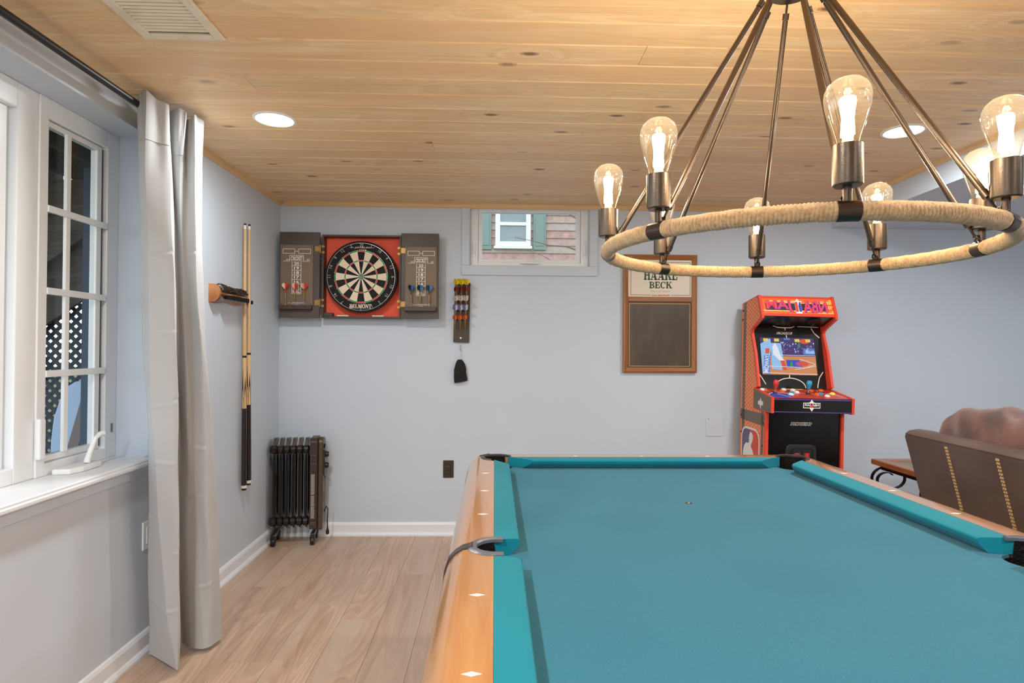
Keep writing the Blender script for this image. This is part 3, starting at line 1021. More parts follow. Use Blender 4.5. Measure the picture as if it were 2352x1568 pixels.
idx = [0]
seg((OX0, YM), (OX0, YM + .12), 30); seg((OX0, YM + .12), (OX0, OY1 - RC), 24)
arc((OX0 + RC, OY1 - RC), PI, PI * .75, 14); idx.append(len(path)); arc((OX0 + RC, OY1 - RC), PI * .75, PI * .5, 14)
seg((OX0 + RC, OY1), (OX1 - RC, OY1), 40)
arc((OX1 - RC, OY1 - RC), PI * .5, PI * .25, 14); idx.append(len(path)); arc((OX1 - RC, OY1 - RC), PI * .25, 0, 14)
seg((OX1, OY1 - RC), (OX1, YM + .12), 24); seg((OX1, YM + .12), (OX1, YM), 30); idx.append(len(path)); seg((OX1, YM), (OX1, YM - .12), 30)
seg((OX1, YM - .12), (OX1, OY0 + RC), 24)
arc((OX1 - RC, OY0 + RC), 0, -PI * .25, 14); idx.append(len(path)); arc((OX1 - RC, OY0 + RC), -PI * .25, -PI * .5, 14)
seg((OX1 - RC, OY0), (OX0 + RC, OY0), 40)
arc((OX0 + RC, OY0 + RC), -PI * .5, -PI * .75, 14); idx.append(len(path)); arc((OX0 + RC, OY0 + RC), -PI * .75, -PI, 14)
seg((OX0, OY0 + RC), (OX0, YM - .12), 24); seg((OX0, YM - .12), (OX0, YM), 30)
idx.append(len(path))
NP = len(path)


def rail_sec(i):
    p = Vector((*path[i % NP], 0))
    a, b = path[(i - 1) % NP], path[(i + 1) % NP]
    d = Vector((b[0] - a[0], b[1] - a[1], 0)).normalized()
    nn = Vector((d.y, -d.x, 0))
    if (Vector((XM, YM, 0)) - p).dot(nn) < 0:
        nn = -nn
    w = 9.0
    for lim in ((BX0 - p.x) / nn.x if nn.x > .02 else 9, (BX1 - p.x) / nn.x if nn.x < -.02 else 9, (BY0 - p.y) / nn.y if nn.y > .02 else 9, (BY1 - p.y) / nn.y if nn.y < -.02 else 9):
        if .05 < lim < w:
            w = lim
    if w > 1: w = .2
    w = min(w, .2)
    for c, rr in holes:
        cc = Vector((c[0], c[1], 0)) - p
        tb = cc.dot(nn)
        dd = cc.length_squared - tb * tb
        if dd < rr * rr:
            t = tb - math.sqrt(rr * rr - dd)
            if 0 < t < w: w = t
    pf = [(.022, .672), (.004, .69), (0, .72), (.003, .748), (.012, .771), (.026, .787), (.042, .797), (.056, ZR)]
    w = max(w, .058)
    pf += [(w, ZR), (w, .70)]
    return [p + nn * a + Vector((0, 0, b)) for a, b in pf]


rails = []
for k in range(6):
    secs = [rail_sec(i) for i in range(idx[k], idx[k + 1] + 1)]
    n = len(secs[0])
    m = MB()
    vv = [q for s_ in secs for q in s_]
    ff = []
    for i in range(len(secs) - 1):
        for j in range(n):
            j2 = (j + 1) % n
            ff.append((i * n + j, (i + 1) * n + j, (i + 1) * n + j2, i * n + j2))
    ff += [tuple(range(n)), tuple(range(len(vv) - 1, len(vv) - n - 1, -1))]
    m.add(vv, ff)
    rails.append(m.build('rail', M_RAILX if k in (1, 4) else M_RAILW, pt, smooth=True))

# sights inlaid in the rails
def sight(x, y, along, parent):
    a, b = .0064, .0150
    a, b = (b, a) if along == 'X' else (a, b)
    # long axis points across the rail as in the photograph
    v = [(x - b, y, ZR + .0004), (x, y - a, ZR + .0004), (x + b, y, ZR + .0004), (x, y + a, ZR + .0004)] if along == 'Y' else [(x - a * .62, y, ZR + .0004), (x, y - b * .9, ZR + .0004), (x + a * .62, y, ZR + .0004), (x, y + b * .9, ZR + .0004)]
    v = v + [(p, q, r_ - .001) for p, q, r_ in v]
    MB().add(v, [(0, 1, 2, 3), (7, 6, 5, 4), (0, 4, 5, 1), (1, 5, 6, 2), (2, 6, 7, 3), (3, 7, 4, 0)]).build('sight', M_PEARL, parent)


dl = (NY1 - NY0) / 8; dw = (NX1 - NX0) / 4
for j in (1, 2, 3):
    sight(BX0 - .03, NY1 - j * dl, 'Y', rails[0]); sight(BX0 - .03, NY0 + j * dl, 'Y', rails[5])
    sight(BX1 + .026, NY1 - j * dl, 'Y', rails[2]); sight(BX1 + .026, NY0 + j * dl, 'Y', rails[3])
    sight(NX0 + j * dw, BY1 + .024, 'X', rails[1]); sight(NX0 + j * dw, BY0 - .024, 'X', rails[4])

# felt bed with pocket cut-outs
def cut(c, rr, a0, a1, n=10):
    return [(c[0] + rr * math.cos(a0 + (a1 - a0) * i / n), c[1] + rr * math.sin(a0 + (a1 - a0) * i / n)) for i in range(n + 1)]


g = .002
x0, x1, y0, y1 = BX0 - g, BX1 + g, BY0 - g, BY1 + g
bed = []
bed += cut(corners[3], HC + .004, PI * .5, 0)
bed += cut(corners[2], HC + .004, PI, PI * .5)
bed += cut(sides[1], HS + .002, -PI / 2 - .1, -PI * 1.5 + .1)
bed += cut(corners[1], HC + .004, -PI * .5, -PI)
bed += cut(corners[0], HC + .004, 0, -PI * .5)
bed += cut(sides[0], HS + .002, PI / 2 - .1, -PI / 2 + .1)
m = MB().prism(bed, 'XY', ZS - .03, ZS)
m.build('bed_cloth', M_FELT, pt)
MB().lathe([(0, .0006), (.011, .0006), (.011, .0)], (.625, 1.905, ZS), n=20).build('foot_spot', mat('spot_brown', (74, 44, 40), .6), pt)
MB().lathe([(0, .0010), (.0035, .0010), (.0035, .0)], (.625, 1.905, ZS), n=12).build('spot_centre', M_PEARL, pt)


def cushion(p0, p1, inward, c0, c1, b0, b1):
    """nose from p0 to p1; c0,c1 nose setback at both ends, b0,b1 back setback"""
    d = Vector((p1[0] - p0[0], p1[1] - p0[1], 0)); L_ = d.length; d.normalize()
    nn = Vector((*inward, 0))
    w = .062 if abs(inward[0]) > .5 and inward[0] > 0 else (.077 if abs(inward[0]) > .5 else .056)
    P0 = Vector((p0[0], p0[1], 0))
    prof = [(0, ZN - .004, 'n'), (-.003, ZN, 'n'), (-.012, ZN + .002, 'm'), (-w, ZR - .0005, 'b'), (-w, ZS + .002, 'b'), (-.022, ZS + .002, 'm2'), (-.004, ZN - .014, 'n')]
    vs = []
    for e in (0, 1):
        for off, z, kk in prof:
            t = -off / w
            c, b = (c0, b0) if e == 0 else (c1, b1)
            sb = c + (b - c) * t
            s_ = sb if e == 0 else L_ - sb
            vs.append(P0 + d * s_ + nn * off + Vector((0, 0, z)))
    n = len(prof)
    MB().add(vs, [tuple(range(n)), tuple(range(2 * n - 1, n - 1, -1))] + [(i, (i + 1) % n, (i + 1) % n + n, i + n) for i in range(n)]).build('cushion', M_FELT2, pt, bevel=.0012, seg=2)


CN, CB, SN, SB = .083, .012, .066, .0485
cushion((NX0, NY1), (NX0, YM), (1, 0), CN, SN, CB, SB)
cushion((NX0, YM), (NX0, NY0), (1, 0), SN, CN, SB, CB)
cushion((NX1, NY1), (NX1, YM), (-1, 0), CN, SN, CB, SB)
cushion((NX1, YM), (NX1, NY0), (-1, 0), SN, CN, SB, CB)
cushion((NX0, NY1), (NX1, NY1), (0, -1), CN + .01, CN, -.004, -.016)
cushion((NX0, NY0), (NX1, NY0), (0, 1), CN, CN, CB, CB)

# pockets: leather liner, shield ring, strap over the outside of the rail
for k, (c, rr) in enumerate(holes):
    if k < 4:
        dirv = Vector(((-1, 1), (1, 1), (1, -1), (-1, -1))[k] + (0,)).normalized()
    else:
        dirv = Vector((-1 if k == 4 else 1, 0, 0))
    a = math.atan2(dirv.y, dirv.x)
    sp2 = PI * (.62 if k < 4 else .5)
    m = MB()
    lim = -.62 if k < 4 else .02

    def liner(u, v_, c=c, rr=rr, a=a, lim=lim):
        t = 2 * PI * u
        top = ZR - .002 if math.cos(t - a) > lim else ZS - .006
        rad, z = ((rr - .002, top), (rr - .004, .735), (rr - .012, .66), (.002, .63))[round(v_ * 3)]
        return (c[0] + rad * math.cos(t), c[1] + rad * math.sin(t), z)
    m.grid(liner, 56, 4, cu=True)
    po = m.build('pocket', M_POCK, pt, smooth=True)
    # shield: horseshoe with long legs
    legs = .0 if k < 4 else .02
    pts = []
    for i in range(25):
        t = a - sp2 + 2 * sp2 * i / 24
        pts.append((t, c[0], c[1]))
    def ringp(t, r_, z):
        return (c[0] + r_ * math.cos(t), c[1] + r_ * math.sin(t), z)
    sec = [(-.005, ZR - .005), (-.005, ZR + .002), (-.001, ZR + (.0055 if k >= 4 else .003)), (.010, ZR + (.005 if k >= 4 else .003)), (.017 if k >= 4 else .011, ZR + .001), (.017 if k >= 4 else .011, ZR - .006)]
    m = MB()
    vv = []
    for t, _, _ in pts:
        taper = 1 - .5 * (abs((t - a) / sp2)) ** 4
        vv += [ringp(t, rr + (q if q < 0 else q * taper), z) for q, z in sec]
    n = len(sec)
    if k >= 4:   # straight legs toward the cloth
        for e in (0, -1):
            t = pts[e][0]
            ext = [(Vector(ringp(t, rr + (q if q < 0 else q * .5), z)) - dirv * .016) for q, z in sec]
            if e == 0: vv = [tuple(q) for q in ext] + vv
            else: vv = vv + [tuple(q) for q in ext]
    ns = len(vv) // n
    ff = [tuple(range(n)), tuple(range(len(vv) - 1, len(vv) - n - 1, -1))]
    for i in range(ns - 1):
        for j in range(n):
            j2 = (j + 1) % n
            ff.append((i * n + j, (i + 1) * n + j, (i + 1) * n + j2, i * n + j2))
    m.add(vv, ff)
    m.build('shield', M_SHIELD if k >= 4 else M_STRAP, po, smooth=True)
    # strap following the rail profile
    base = rr + .008
    if k < 4:
        oc = Vector(((OX0 + RC if dirv.x < 0 else OX1 - RC), (OY1 - RC if dirv.y > 0 else OY0 + RC), 0))
        edge = oc + dirv * RC
    else:
        edge = Vector((OX0 if k == 4 else OX1, YM, 0))
    prof = [(.005, .692), (.001, .72), (.004, .748), (.013, .771), (.027, .787), (.043, .797), (.056, ZR)]
    tang = Vector((-dirv.y, dirv.x, 0))
    vv = []
    cl = []
    for o_, z in prof:
        cl.append((edge - dirv * o_, z))
    cl.append((Vector((c[0], c[1], 0)) + dirv * (rr + .002), ZR + .003))
    for i, (q, z) in enumerate(cl):
        hw_ = .011 + .007 * (i / len(cl))
        up_ = .0035
        ou = dirv * (.004 if i < 4 else .002)
        for s_ in (-1, 1):
            vv.append(q + tang * hw_ * s_ + Vector((0, 0, z)) - dirv * .003 - Vector((0, 0, .002)))
        for s_ in (1, -1):
            vv.append(q + tang * hw_ * s_ + ou + Vector((0, 0, z + (up_ if i > 2 else 0))))
    ff = [(0, 1, 2, 3), tuple(range(len(vv) - 1, len(vv) - 5, -1))]
    for i in range(len(cl) - 1):
        for j in range(4):
            j2 = (j + 1) % 4
            ff.append((i * 4 + j, (i + 1) * 4 + j, (i + 1) * 4 + j2, i * 4 + j2))
    MB().add(vv, ff).build('strap', M_STRAP, po, smooth=True)

# cabinet and legs
ax0, ax1, ay0, ay1 = OX0 + .04, OX1 - .04, OY0 + .04, OY1 - .04
for nme, b in (('apron', (ax0, ay0 + .1, ax0 + .03, ay1 - .1)), ('apron', (ax1 - .03, ay0 + .1, ax1, ay1 - .1))):
    MB().prism([(b[0] + (.03 if b[0] < XM else -.03), .46), (b[2] + (.03 if b[0] < XM else -.03), .46), (b[2], .70), (b[0], .70)], 'XZ', b[1], b[3]).build('apron', M_RAILW, pt)
for y_ in (ay0, ay1 - .03):
    MB().box(ax0 + .1, y_, .46, ax1 - .1, y_ + .03, .70).build('apron', M_RAILX, pt)
MB().box(ax0 + .06, ay0 + .06, .5, ax1 - .06, ay1 - .06, .62).build('slate_frame', mat('frame_wood', (120, 84, 54), .6), pt)
for lx in (ax0 + .16, ax1 - .16):
    for ly in (ay0 + .2, ay1 - .2):
        MB().lathe([(.075, .5), (.078, .42), (.05, .39), (.066, .33), (.07, .26), (.05, .12), (.045, .07), (.062, .05), (.062, 0)], (lx, ly, 0), n=20).build('leg', M_RAILW, pt, smooth=True)

# ================================================================ chandelier
CXC, CYC, CZC, RR = .6268, 1.2701, 1.4677, .38
TX, TY = -.0078, .004
ANG = [-1.803, -2.622, -3.393, -4.232, -4.974, -5.744, -6.467, -7.281]


def rp(a, r=RR, dz=0):
    dx, dy = r * math.cos(a), r * math.sin(a)
    return Vector((CXC + dx, CYC + dy, CZC + TX * dx + TY * dy + dz))


M_BRONZE = mat('brushed_bronze', (96, 82, 70), .32, .9, bump=(300, .05))
M_BRONZE_D = mat('dark_bronze', (74, 62, 54), .36, .85)
M_ROPE = mat('jute_rope', (206, 168, 120), .9, sheen=.4, bump=(700, .5), var=(160, (172, 132, 86), .4, .7))
M_BULB = thin_glass('bulb_glass', (255, 247, 234), 1.0, .02, 2.2, .07, .007)
M_FIL = emitter('filament', (255, 214, 150), 55.0)
ch = thing('ring_chandelier', (CXC, CYC, CZC), 'rope wrapped ring chandelier with eight clear bulbs over the pool table', 'chandelier')
TR = .0145
random.seed(5)
CL = .032
for k in range(8):
    a0, a1 = ANG[k], ANG[(k + 1) % 8] - (2 * PI if k == 7 else 0)
    a0 -= CL / RR * .48; a1 += CL / RR * .48
    L_ = abs(a1 - a0) * RR
    turns = int(L_ / .0062)
    ns = turns * 4
    m = MB()
    nv = 12

    def fn(u, v_, a0=a0, a1=a1, turns=turns):
        a = a0 + (a1 - a0) * u
        th = 2 * PI * v_
        rad = TR + .0019 * abs(math.sin(PI * turns * u + th * .5)) - .0004 + .0005 * math.sin(a * 60 + th * 3)
        cpt = rp(a)
        er = Vector((math.cos(a), math.sin(a), 0))
        return cpt + er * (rad * math.cos(th)) + Vector((0, 0, rad * math.sin(th)))
    m.grid(fn, ns + 1, nv, cv=True)
    m.build('rope_wrap', M_ROPE, ch, smooth=True)
    # clamp sleeve
    m = MB()

    def fc2(u, v_, a=ANG[k]):
        aa = a + (u - .5) * CL / RR
        th = 2 * PI * v_
        er = Vector((math.cos(aa), math.sin(aa), 0))
        return rp(aa) + er * (.0162 * math.cos(th)) + Vector((0, 0, .0162 * math.sin(th)))
    m.grid(fc2, 7, 20, cv=True)
    m.add([fc2(0, j / 20) for j in range(20)], [tuple(range(20))]); m.add([fc2(1, j / 20) for j in range(20)], [tuple(range(20))])
    m.build('clamp', M_BRONZE_D, ch, smooth=True)
    # stem and socket
    b = rp(ANG[k])
    m = MB().cyl(b + Vector((0, 0, .014)), b + Vector((0, 0, .044)), .0065, n=12)
    so = MB().lathe([(.001, .038), (.019, .038), (.0215, .040), (.0218, .042), (.0218, .101), (.0205, .102), (.0200, .060), (.001, .060)], b, n=28, caps=False).build('socket', M_BRONZE, ch, smooth=True)
    m.build('stem', M_BRONZE_D, so, smooth=True)
    # bulb
    prof = [(.0135, .088), (.0155, .1), (.0185, .113), (.0240, .130), (.0296, .149), (.0328, .164), (.0337, .175), (.0324, .185), (.0284, .1935), (.0204, .201), (.0104, .2048), (.0005, .2058)]
    bu = MB().lathe(prof, b, n=28, caps=False).build('bulb', M_BULB, ch, smooth=True)
    m = MB()
    for q in range(4):
        t = q * PI / 2 + .4
        ex, ey = .0068 * math.cos(t), .0068 * math.sin(t)
        m.cyl(b + Vector((ex * 1.25, ey * 1.25, .116)), b + Vector((ex * .8, ey * .8, .164)), .0034, n=8)
    m.build('filament', M_FIL, bu)
    m = MB().cyl(b + Vector((0, 0, .1)), b + Vector((0, 0, .128)), .006, .0035, n=10)
    m.cyl(b + Vector((0, 0, .128)), b + Vector((0, 0, .174)), .0012, n=6)
    for q in range(4):
        t = q * PI / 2 + .4
        m.tube([b + Vector((0, 0, .174)), b + Vector((.004 * math.cos(t), .004 * math.sin(t), .172)), b + Vector((.0052 * math.cos(t), .0052 * math.sin(t), .164))], .0006, 5)
    m.build('filament_mount', mat('bulb_mount_glass', (244, 232, 206), .2), bu, smooth=True)
    ld = bpy.data.lights.new('bulb_light', 'POINT')
    ld.energy = BULB_W; ld.shadow_soft_size = .012; ld.color = (1.0, .87, .68)
    lo = bpy.data.objects.new('bulb_light', ld)
    COL.objects.link(lo); lo.parent = bu; lo.location = b + Vector((0, 0, .183)) - ORG[bu.name]
    # suspension rod with hook ends
    hub = Vector((.639, 1.27, 2.04))
    dirh = Vector((math.cos(ANG[k]), math.sin(ANG[k]), 0))
    top = hub + dirh * .045
    eye = b + Vector((0, 0, .019)) - dirh * .010
    low = eye.lerp(top, .07); hi = eye.lerp(top, .93)
    ro_ = MB().cyl(low, hi, .0058, n=12)
    for pp, qq in ((low, eye), (hi, top)):
        for e in (0.0, .3, .6):
            c0 = pp.lerp(qq, e * .35 + .02)
            ro_.cyl(c0, c0.lerp(qq, .12), .0070, n=12)
    r_o = ro_.build('rod', M_BRONZE, ch, smooth=True)
    tq = (top - eye).normalized()
    u_, w_ = frame_of(tq)
    for pp, qq in ((eye, low), (top, hi)):
        m = MB()
        loop = [pp + (u_ * math.cos(t) * .006 + tq * math.sin(t) * .009) for t in [i * PI / 6 for i in range(12)]]
        m.tube(loop, .0017, 6, closed=True)
        m.tube([pp, pp.lerp(qq, .5), qq], .0024, 6)
        m.build('hook', M_BRONZE_D, r_o, smooth=True)
    m = MB()
    loop = [b + Vector((0, 0, .019)) - dirh * .007 + (dirh * math.cos(t) * .007 + Vector((0, 0, 1)) * math.sin(t) * .007) for t in [i * PI / 6 for i in range(12)]]
    m.tube(loop, .0018, 6, closed=True)
    m.build('eyelet', M_BRONZE_D, r_o, smooth=True)
# rope fuzz
m = MB()
for i in range(2600):
    a = random.uniform(0, 2 * PI); th = random.uniform(0, 2 * PI)
    er = Vector((math.cos(a), math.sin(a), 0)); et = Vector((-er.y, er.x, 0))
    if min(abs((a - q + PI) % (2 * PI) - PI) for q in ANG) < .05:
        continue
    nrm = er * math.cos(th) + Vector((0, 0, math.sin(th)))
    p = rp(a) + nrm * TR
    d1 = (nrm + et * random.uniform(-1.5, 1.5) + Vector((0, 0, random.uniform(-.4, .4)))).normalized() * random.uniform(.003, .009)
    s_ = et.cross(d1).normalized() * .00014
    q1 = p + d1 * .6; q2 = p + d1 + Vector((0, 0, random.uniform(-.002, .002)))
    m.add([p - s_, p + s_, q1 + s_, q1 - s_, q2], [(0, 1, 2, 3), (3, 2, 4)])
fz = m.build('rope_fuzz', M_ROPE, ch)
fz['kind'] = 'stuff'
hub = Vector((.639, 1.27, 2.04))
MB().lathe([(.004, -.014), (.05, -.012), (.054, -.004), (.054, .008), (.03, .018), (.012, .024), (.01, .05), (.001, .05)], hub, n=28, caps=False).build('hub', M_BRONZE_D, ch, smooth=True)
for i in range(4):
    zc = 2.094 + i * .027
    ax = (1, 0) if i % 2 else (0, 1)
    loop = [Vector((.639 + ax[0] * .009 * math.cos(t), 1.27 + ax[1] * .009 * math.cos(t), zc + .018 * math.sin(t))) for t in [j * PI / 8 for j in range(16)]]
    MB().tube(loop, .0025, 6, closed=True).build('chain_link', M_BRONZE_D, ch, smooth=True)
MB().lathe([(.001, ZC - .03), (.02, ZC - .03), (.055, ZC - .014), (.062, ZC - .001), (.001, ZC - .001)], (.639, 1.27, 0), n=32, caps=False).build('canopy', M_BRONZE_D, ch, smooth=True)

# ================================================================ dartboard cabinet
M_CAB = mat('espresso_wood', (64, 54, 48), .45, var=(5, (74, 58, 48), .4, .7))
M_CABD = mat('espresso_door', (84, 74, 66), .5, var=(4, (72, 60, 52), .4, .7))
M_SLATE = mat('score_slate', (122, 104, 86), .55)
M_WHITE = mat('white_print', (240, 236, 228), .6)
M_REDBACK = mat('red_backing', (248, 100, 74), .75)
M_BRASS = mat('brass', (160, 128, 72), .42, .85)
M_STEEL = mat('steel', (190, 190, 192), .25, .9)
M_BBLACK = mat('sisal_black', (24, 22, 20), .85)
M_BCREAM = mat('sisal_cream', (234, 214, 188), .85)
M_BRED = mat('sisal_red', (214, 58, 44), .85)
M_BGREEN = mat('sisal_green', (30, 140, 76), .85)
cab = thing('dartboard_cabinet', (-.876, YB, 1.439), 'open dark wood dartboard cabinet with red backing on the back wall', 'dartboard cabinet')
x0, x1, z0, z1, yf = -1.130, -.617, 1.439, 1.984, 3.938
m = MB()
m.box(x0, yf, z0, x0 + .011, YB, z1).box(x1 - .011, yf, z0, x1, YB, z1).box(x0 + .011, yf, z0, x1 - .011, YB, z0 + .011).box(x0 + .011, yf, z1 - .011, x1 - .011, YB, z1)
m.build('box', M_CAB, cab, bevel=.0015)
MB().box(x0 + .011, YB - .012, z0 + .011, x1 - .011, YB - .002, z1 - .011).build('backing', M_REDBACK, cab)
MB().box(x0 + .011, yf + .004, z0 + .011, x0 + .066, YB - .02, z0 + .035).build('chalk_tray', M_CAB, cab, bevel=.003)
for cx_ in (-1.0, -.77):
    MB().cyl((cx_ - .038, yf + .03, z0 + .016), (cx_ + .038, yf + .03, z0 + .016), .005, n=10).build('chalk_stick', M_WHITE, cab)
BC = Vector((-.875, 0, 1.71))
BR = .2345
yb_ = yf - .003
bd = MB().lathe([(.001, 0), (BR, 0), (BR, .034), (BR - .004, .036), (.001, .036)], (BC.x, yb_ + .036, BC.z), (0, -1, 0), 64, caps=False).build('dartboard', M_BBLACK, cab, smooth=True)
yq = yb_ - .0006
m = MB()
rings = [(.0145, .007 * BR / .2255 + .0, 2), (0, 0, 0)]
k_ = BR / .2255 * .975


def wedge(r0, r1, a0, a1, mi, n=4):
    for i in range(n):
        s_, e_ = a0 + (a1 - a0) * i / n, a0 + (a1 - a0) * (i + 1) / n
        q = [(r0, s_), (r1, s_), (r1, e_), (r0, e_)]
        m.add([(BC.x + r_ * math.sin(t), yq, BC.z + r_ * math.cos(t)) for r_, t in q], [(0, 1, 2, 3)], mi)


for i in range(20):
    a0, a1 = (i - .5) * PI / 10, (i + .5) * PI / 10
    dark = i % 2 == 0
    wedge(.0159 * k_, .099 * k_, a0, a1, 0 if dark else 1)
    wedge(.099 * k_, .107 * k_, a0, a1, 2 if dark else 3)
    wedge(.107 * k_, .162 * k_, a0, a1, 0 if dark else 1)
    wedge(.162 * k_, .171 * k_, a0, a1, 2 if dark else 3)
    wedge(.0075 * k_, .0175 * k_, a0, a1, 3)
    wedge(.0, .0075 * k_, a0, a1, 2)
m.build('scoring_face', [M_BBLACK, M_BCREAM, M_BRED, M_BGREEN], bd)
m = MB()
for r_ in (.0075, .0165, .099, .107, .162, .171):
    m.tube([(BC.x + r_ * k_ * math.cos(t), yq - .0004, BC.z + r_ * k_ * math.sin(t)) for t in [j * PI / 24 for j in range(48)]], .0006, 5, closed=True)
for i in range(20):
    t = (i + .5) * PI / 10
    m.cyl((BC.x + .0165 * k_ * math.sin(t), yq - .0004, BC.z + .0165 * k_ * math.cos(t)), (BC.x + .178 * k_ * math.sin(t), yq - .0004, BC.z + .178 * k_ * math.cos(t)), .0006, n=5)
rn = .212 * BR / .2255
m.tube([(BC.x + rn * math.cos(t), yq - .0006, BC.z + rn * math.sin(t)) for t in [j * PI / 32 for j in range(64)]], .0011, 5, closed=True)
m.build('wire_spider', M_STEEL, bd)
for i, s_ in enumerate('20 1 18 4 13 6 10 15 2 17 3 19 7 16 8 11 14 9 12 5'.split()):
    t = i * PI / 10
    vs, fs = text_geo(s_, -.012)
    xs = [v[0] for v in vs]; ys = [v[1] for v in vs]
    cx_, cy_ = (min(xs) + max(xs)) / 2, (min(ys) + max(ys)) / 2
    sc_ = .021 / (max(ys) - min(ys))
    rr_ = .199 * BR / .2255
    out = []
    for vx, vy in vs:
        a, b = (vx - cx_) * sc_ * .85, (vy - cy_) * sc_
        out.append((BC.x + rr_ * math.sin(t) + a * math.cos(t) + b * math.sin(t), yq - .0008, BC.z + rr_ * math.cos(t) - a * math.sin(t) + b * math.cos(t)))
    MB().add(out, fs).build('number', mat('number_wire', (206, 204, 200), .4), bd)
m = MB()
serif(m, 'BELMONT', (BC.x - .073, BC.z - .208, BC.x + .068, BC.z - .178), '-Y', yq - .001)
m.build('lettering', mat('cream_print', (236, 222, 200), .6), bd)
m = MB()
text(m, 'JAVELIN', (BC.x - .045, BC.z + .182, BC.x + .058, BC.z + .196), '-Y', yq - .001, italic=.3, bold=.01)
text(m, 'SPORTS', (BC.x - .015, BC.z + .172, BC.x + .035, BC.z + .178), '-Y', yq - .001)
line_quad(m, [(BC.x - .075, BC.z + .190), (BC.x - .046, BC.z + .190)], .0018, '-Y', yq - .001)
line_quad(m, [(BC.x + .058, BC.z + .190), (BC.x + .085, BC.z + .190)], .0018, '-Y', yq - .001)
m.build('lettering', MATS['cream_print'], bd)


def door(dx, dz, side):
    """dx,dz shift of the left door drawing; geometry is the left door, hinges on its right"""
    X = lambda c: -1.399 + dx + (c - 88) * .0004012
    Z = lambda c: 1.995 + dz - (c - 85) * .0003952
    y0 = 3.92
    if side < 0:
        xa, xb = X(88), X(733)
    else:
        xa, xb = -.613, -.368
    do = MB().box(xa, y0, Z(1495), xb, y0 + .018, Z(85)).build('door', M_CABD, cab, bevel=.002)
    if side > 0:
        X = lambda c: -.585 + (c - 110) * .0004012 * .98
        Z = lambda c: 1.995 - .0052 - (c - 85) * .0003952
    MB().box(X(110), y0 - .006, Z(1290), X(630), y0, Z(297)).build('scoreboard', M_SLATE, do, bevel=.001)
    MB().box(X(104), y0 - .036, Z(1360), X(628), y0, Z(1290)).build('dart_tray', M_CAB, do, bevel=.003)
    d = y0 - .0066
    m = MB()
    P = lambda pts: [(X(a), Z(b)) for a, b in pts]
    lw = .0028
    for b in ((150, 367, 340, 440), (398, 367, 592, 440), (258, 472, 478, 566)):
        line_quad(m, P([(b[0], b[1]), (b[2], b[1]), (b[2], b[3]), (b[0], b[3]), (b[0], b[1])]), lw, '-Y', d)
    line_quad(m, P([(345, 405), (394, 405)]), .0015, '-Y', d)
    text(m, 'vs', (X(358), Z(414), X(382), Z(396)), '-Y', d)
    line_quad(m, P([(155, 568), (578, 568)]), lw, '-Y', d)
    line_quad(m, P([(297, 568), (297, 1100), (440, 1100), (440, 568)]), lw, '-Y', d)
    for y in (640, 716, 795, 868, 943, 1022):
        line_quad(m, P([(297, y), (440, y)]), lw, '-Y', d)
    text(m, 'CRICKET', (X(276), Z(556), X(463), Z(488)), '-Y', d, bold=.02)
    text(m, '01', (X(203), Z(558), X(250), Z(530)), '-Y', d, bold=.01); text(m, '01', (X(533), Z(558), X(578), Z(530)), '-Y', d, bold=.01)
    for s_, (a, b) in zip(('20', '19', '18', '17', '16', '15'), ((580, 628), (655, 704), (731, 782), (808, 856), (883, 932), (957, 1008))):
        text(m, s_, (X(330), Z(b), X(410), Z(a)), '-Y', d, bold=.02)
    text(m, 'BULL', (X(312), Z(1088), X(428), Z(1036)), '-Y', d, bold=.02)
    text(m, 'JAVELIN', (X(290), Z(1268), X(470), Z(1242)), '-Y', d, italic=.3, bold=.01)
    text(m, 'SPORTS', (X(330), Z(1284), X(410), Z(1274)), '-Y', d)
    line_quad(m, P([(232, 1255), (285, 1255)]), .0015, '-Y', d); line_quad(m, P([(470, 1255), (512, 1255)]), .0015, '-Y', d)
    m.build('lettering', M_WHITE, do)
    m = MB()
    for a, b in ((140, 320), (602, 330), (134, 1264), (600, 1266)):
        m.cyl((X(a), y0 - .0075, Z(b)), (X(a), y0 - .005, Z(b)), .0028, n=10)
    for a in (170, 545):
        m.cyl((X(a), y0 - .0375, Z(1320)), (X(a), y0 - .035, Z(1320)), .003, n=10)
    m.build('screw', M_BLACK, do)
    # hinges
    for zz in (Z(360), Z(1245)):
        s_ = 1 if side < 0 else -1
        xe = xb if side < 0 else xa
        m = MB().box(xe - s_ * .03, y0 - .003, zz - .017, xe, y0, zz + .017)
        m.cyl((xe + s_ * .004, y0 - .002, zz - .026), (xe + s_ * .004, y0 - .002, zz + .026), .0042, n=10)
        m.box(xe + s_ * .008, yf - .004, zz - .026, xe + s_ * .026, yf + .001, zz - .012).box(xe + s_ * .008, yf - .004, zz + .012, xe + s_ * .026, yf + .001, zz + .026)
        m.build('hinge', M_BRASS, do)
    return X, Z


XL_, ZL_ = door(0, 0, -1)
XR_, ZR_ = door(0, 0, 1)


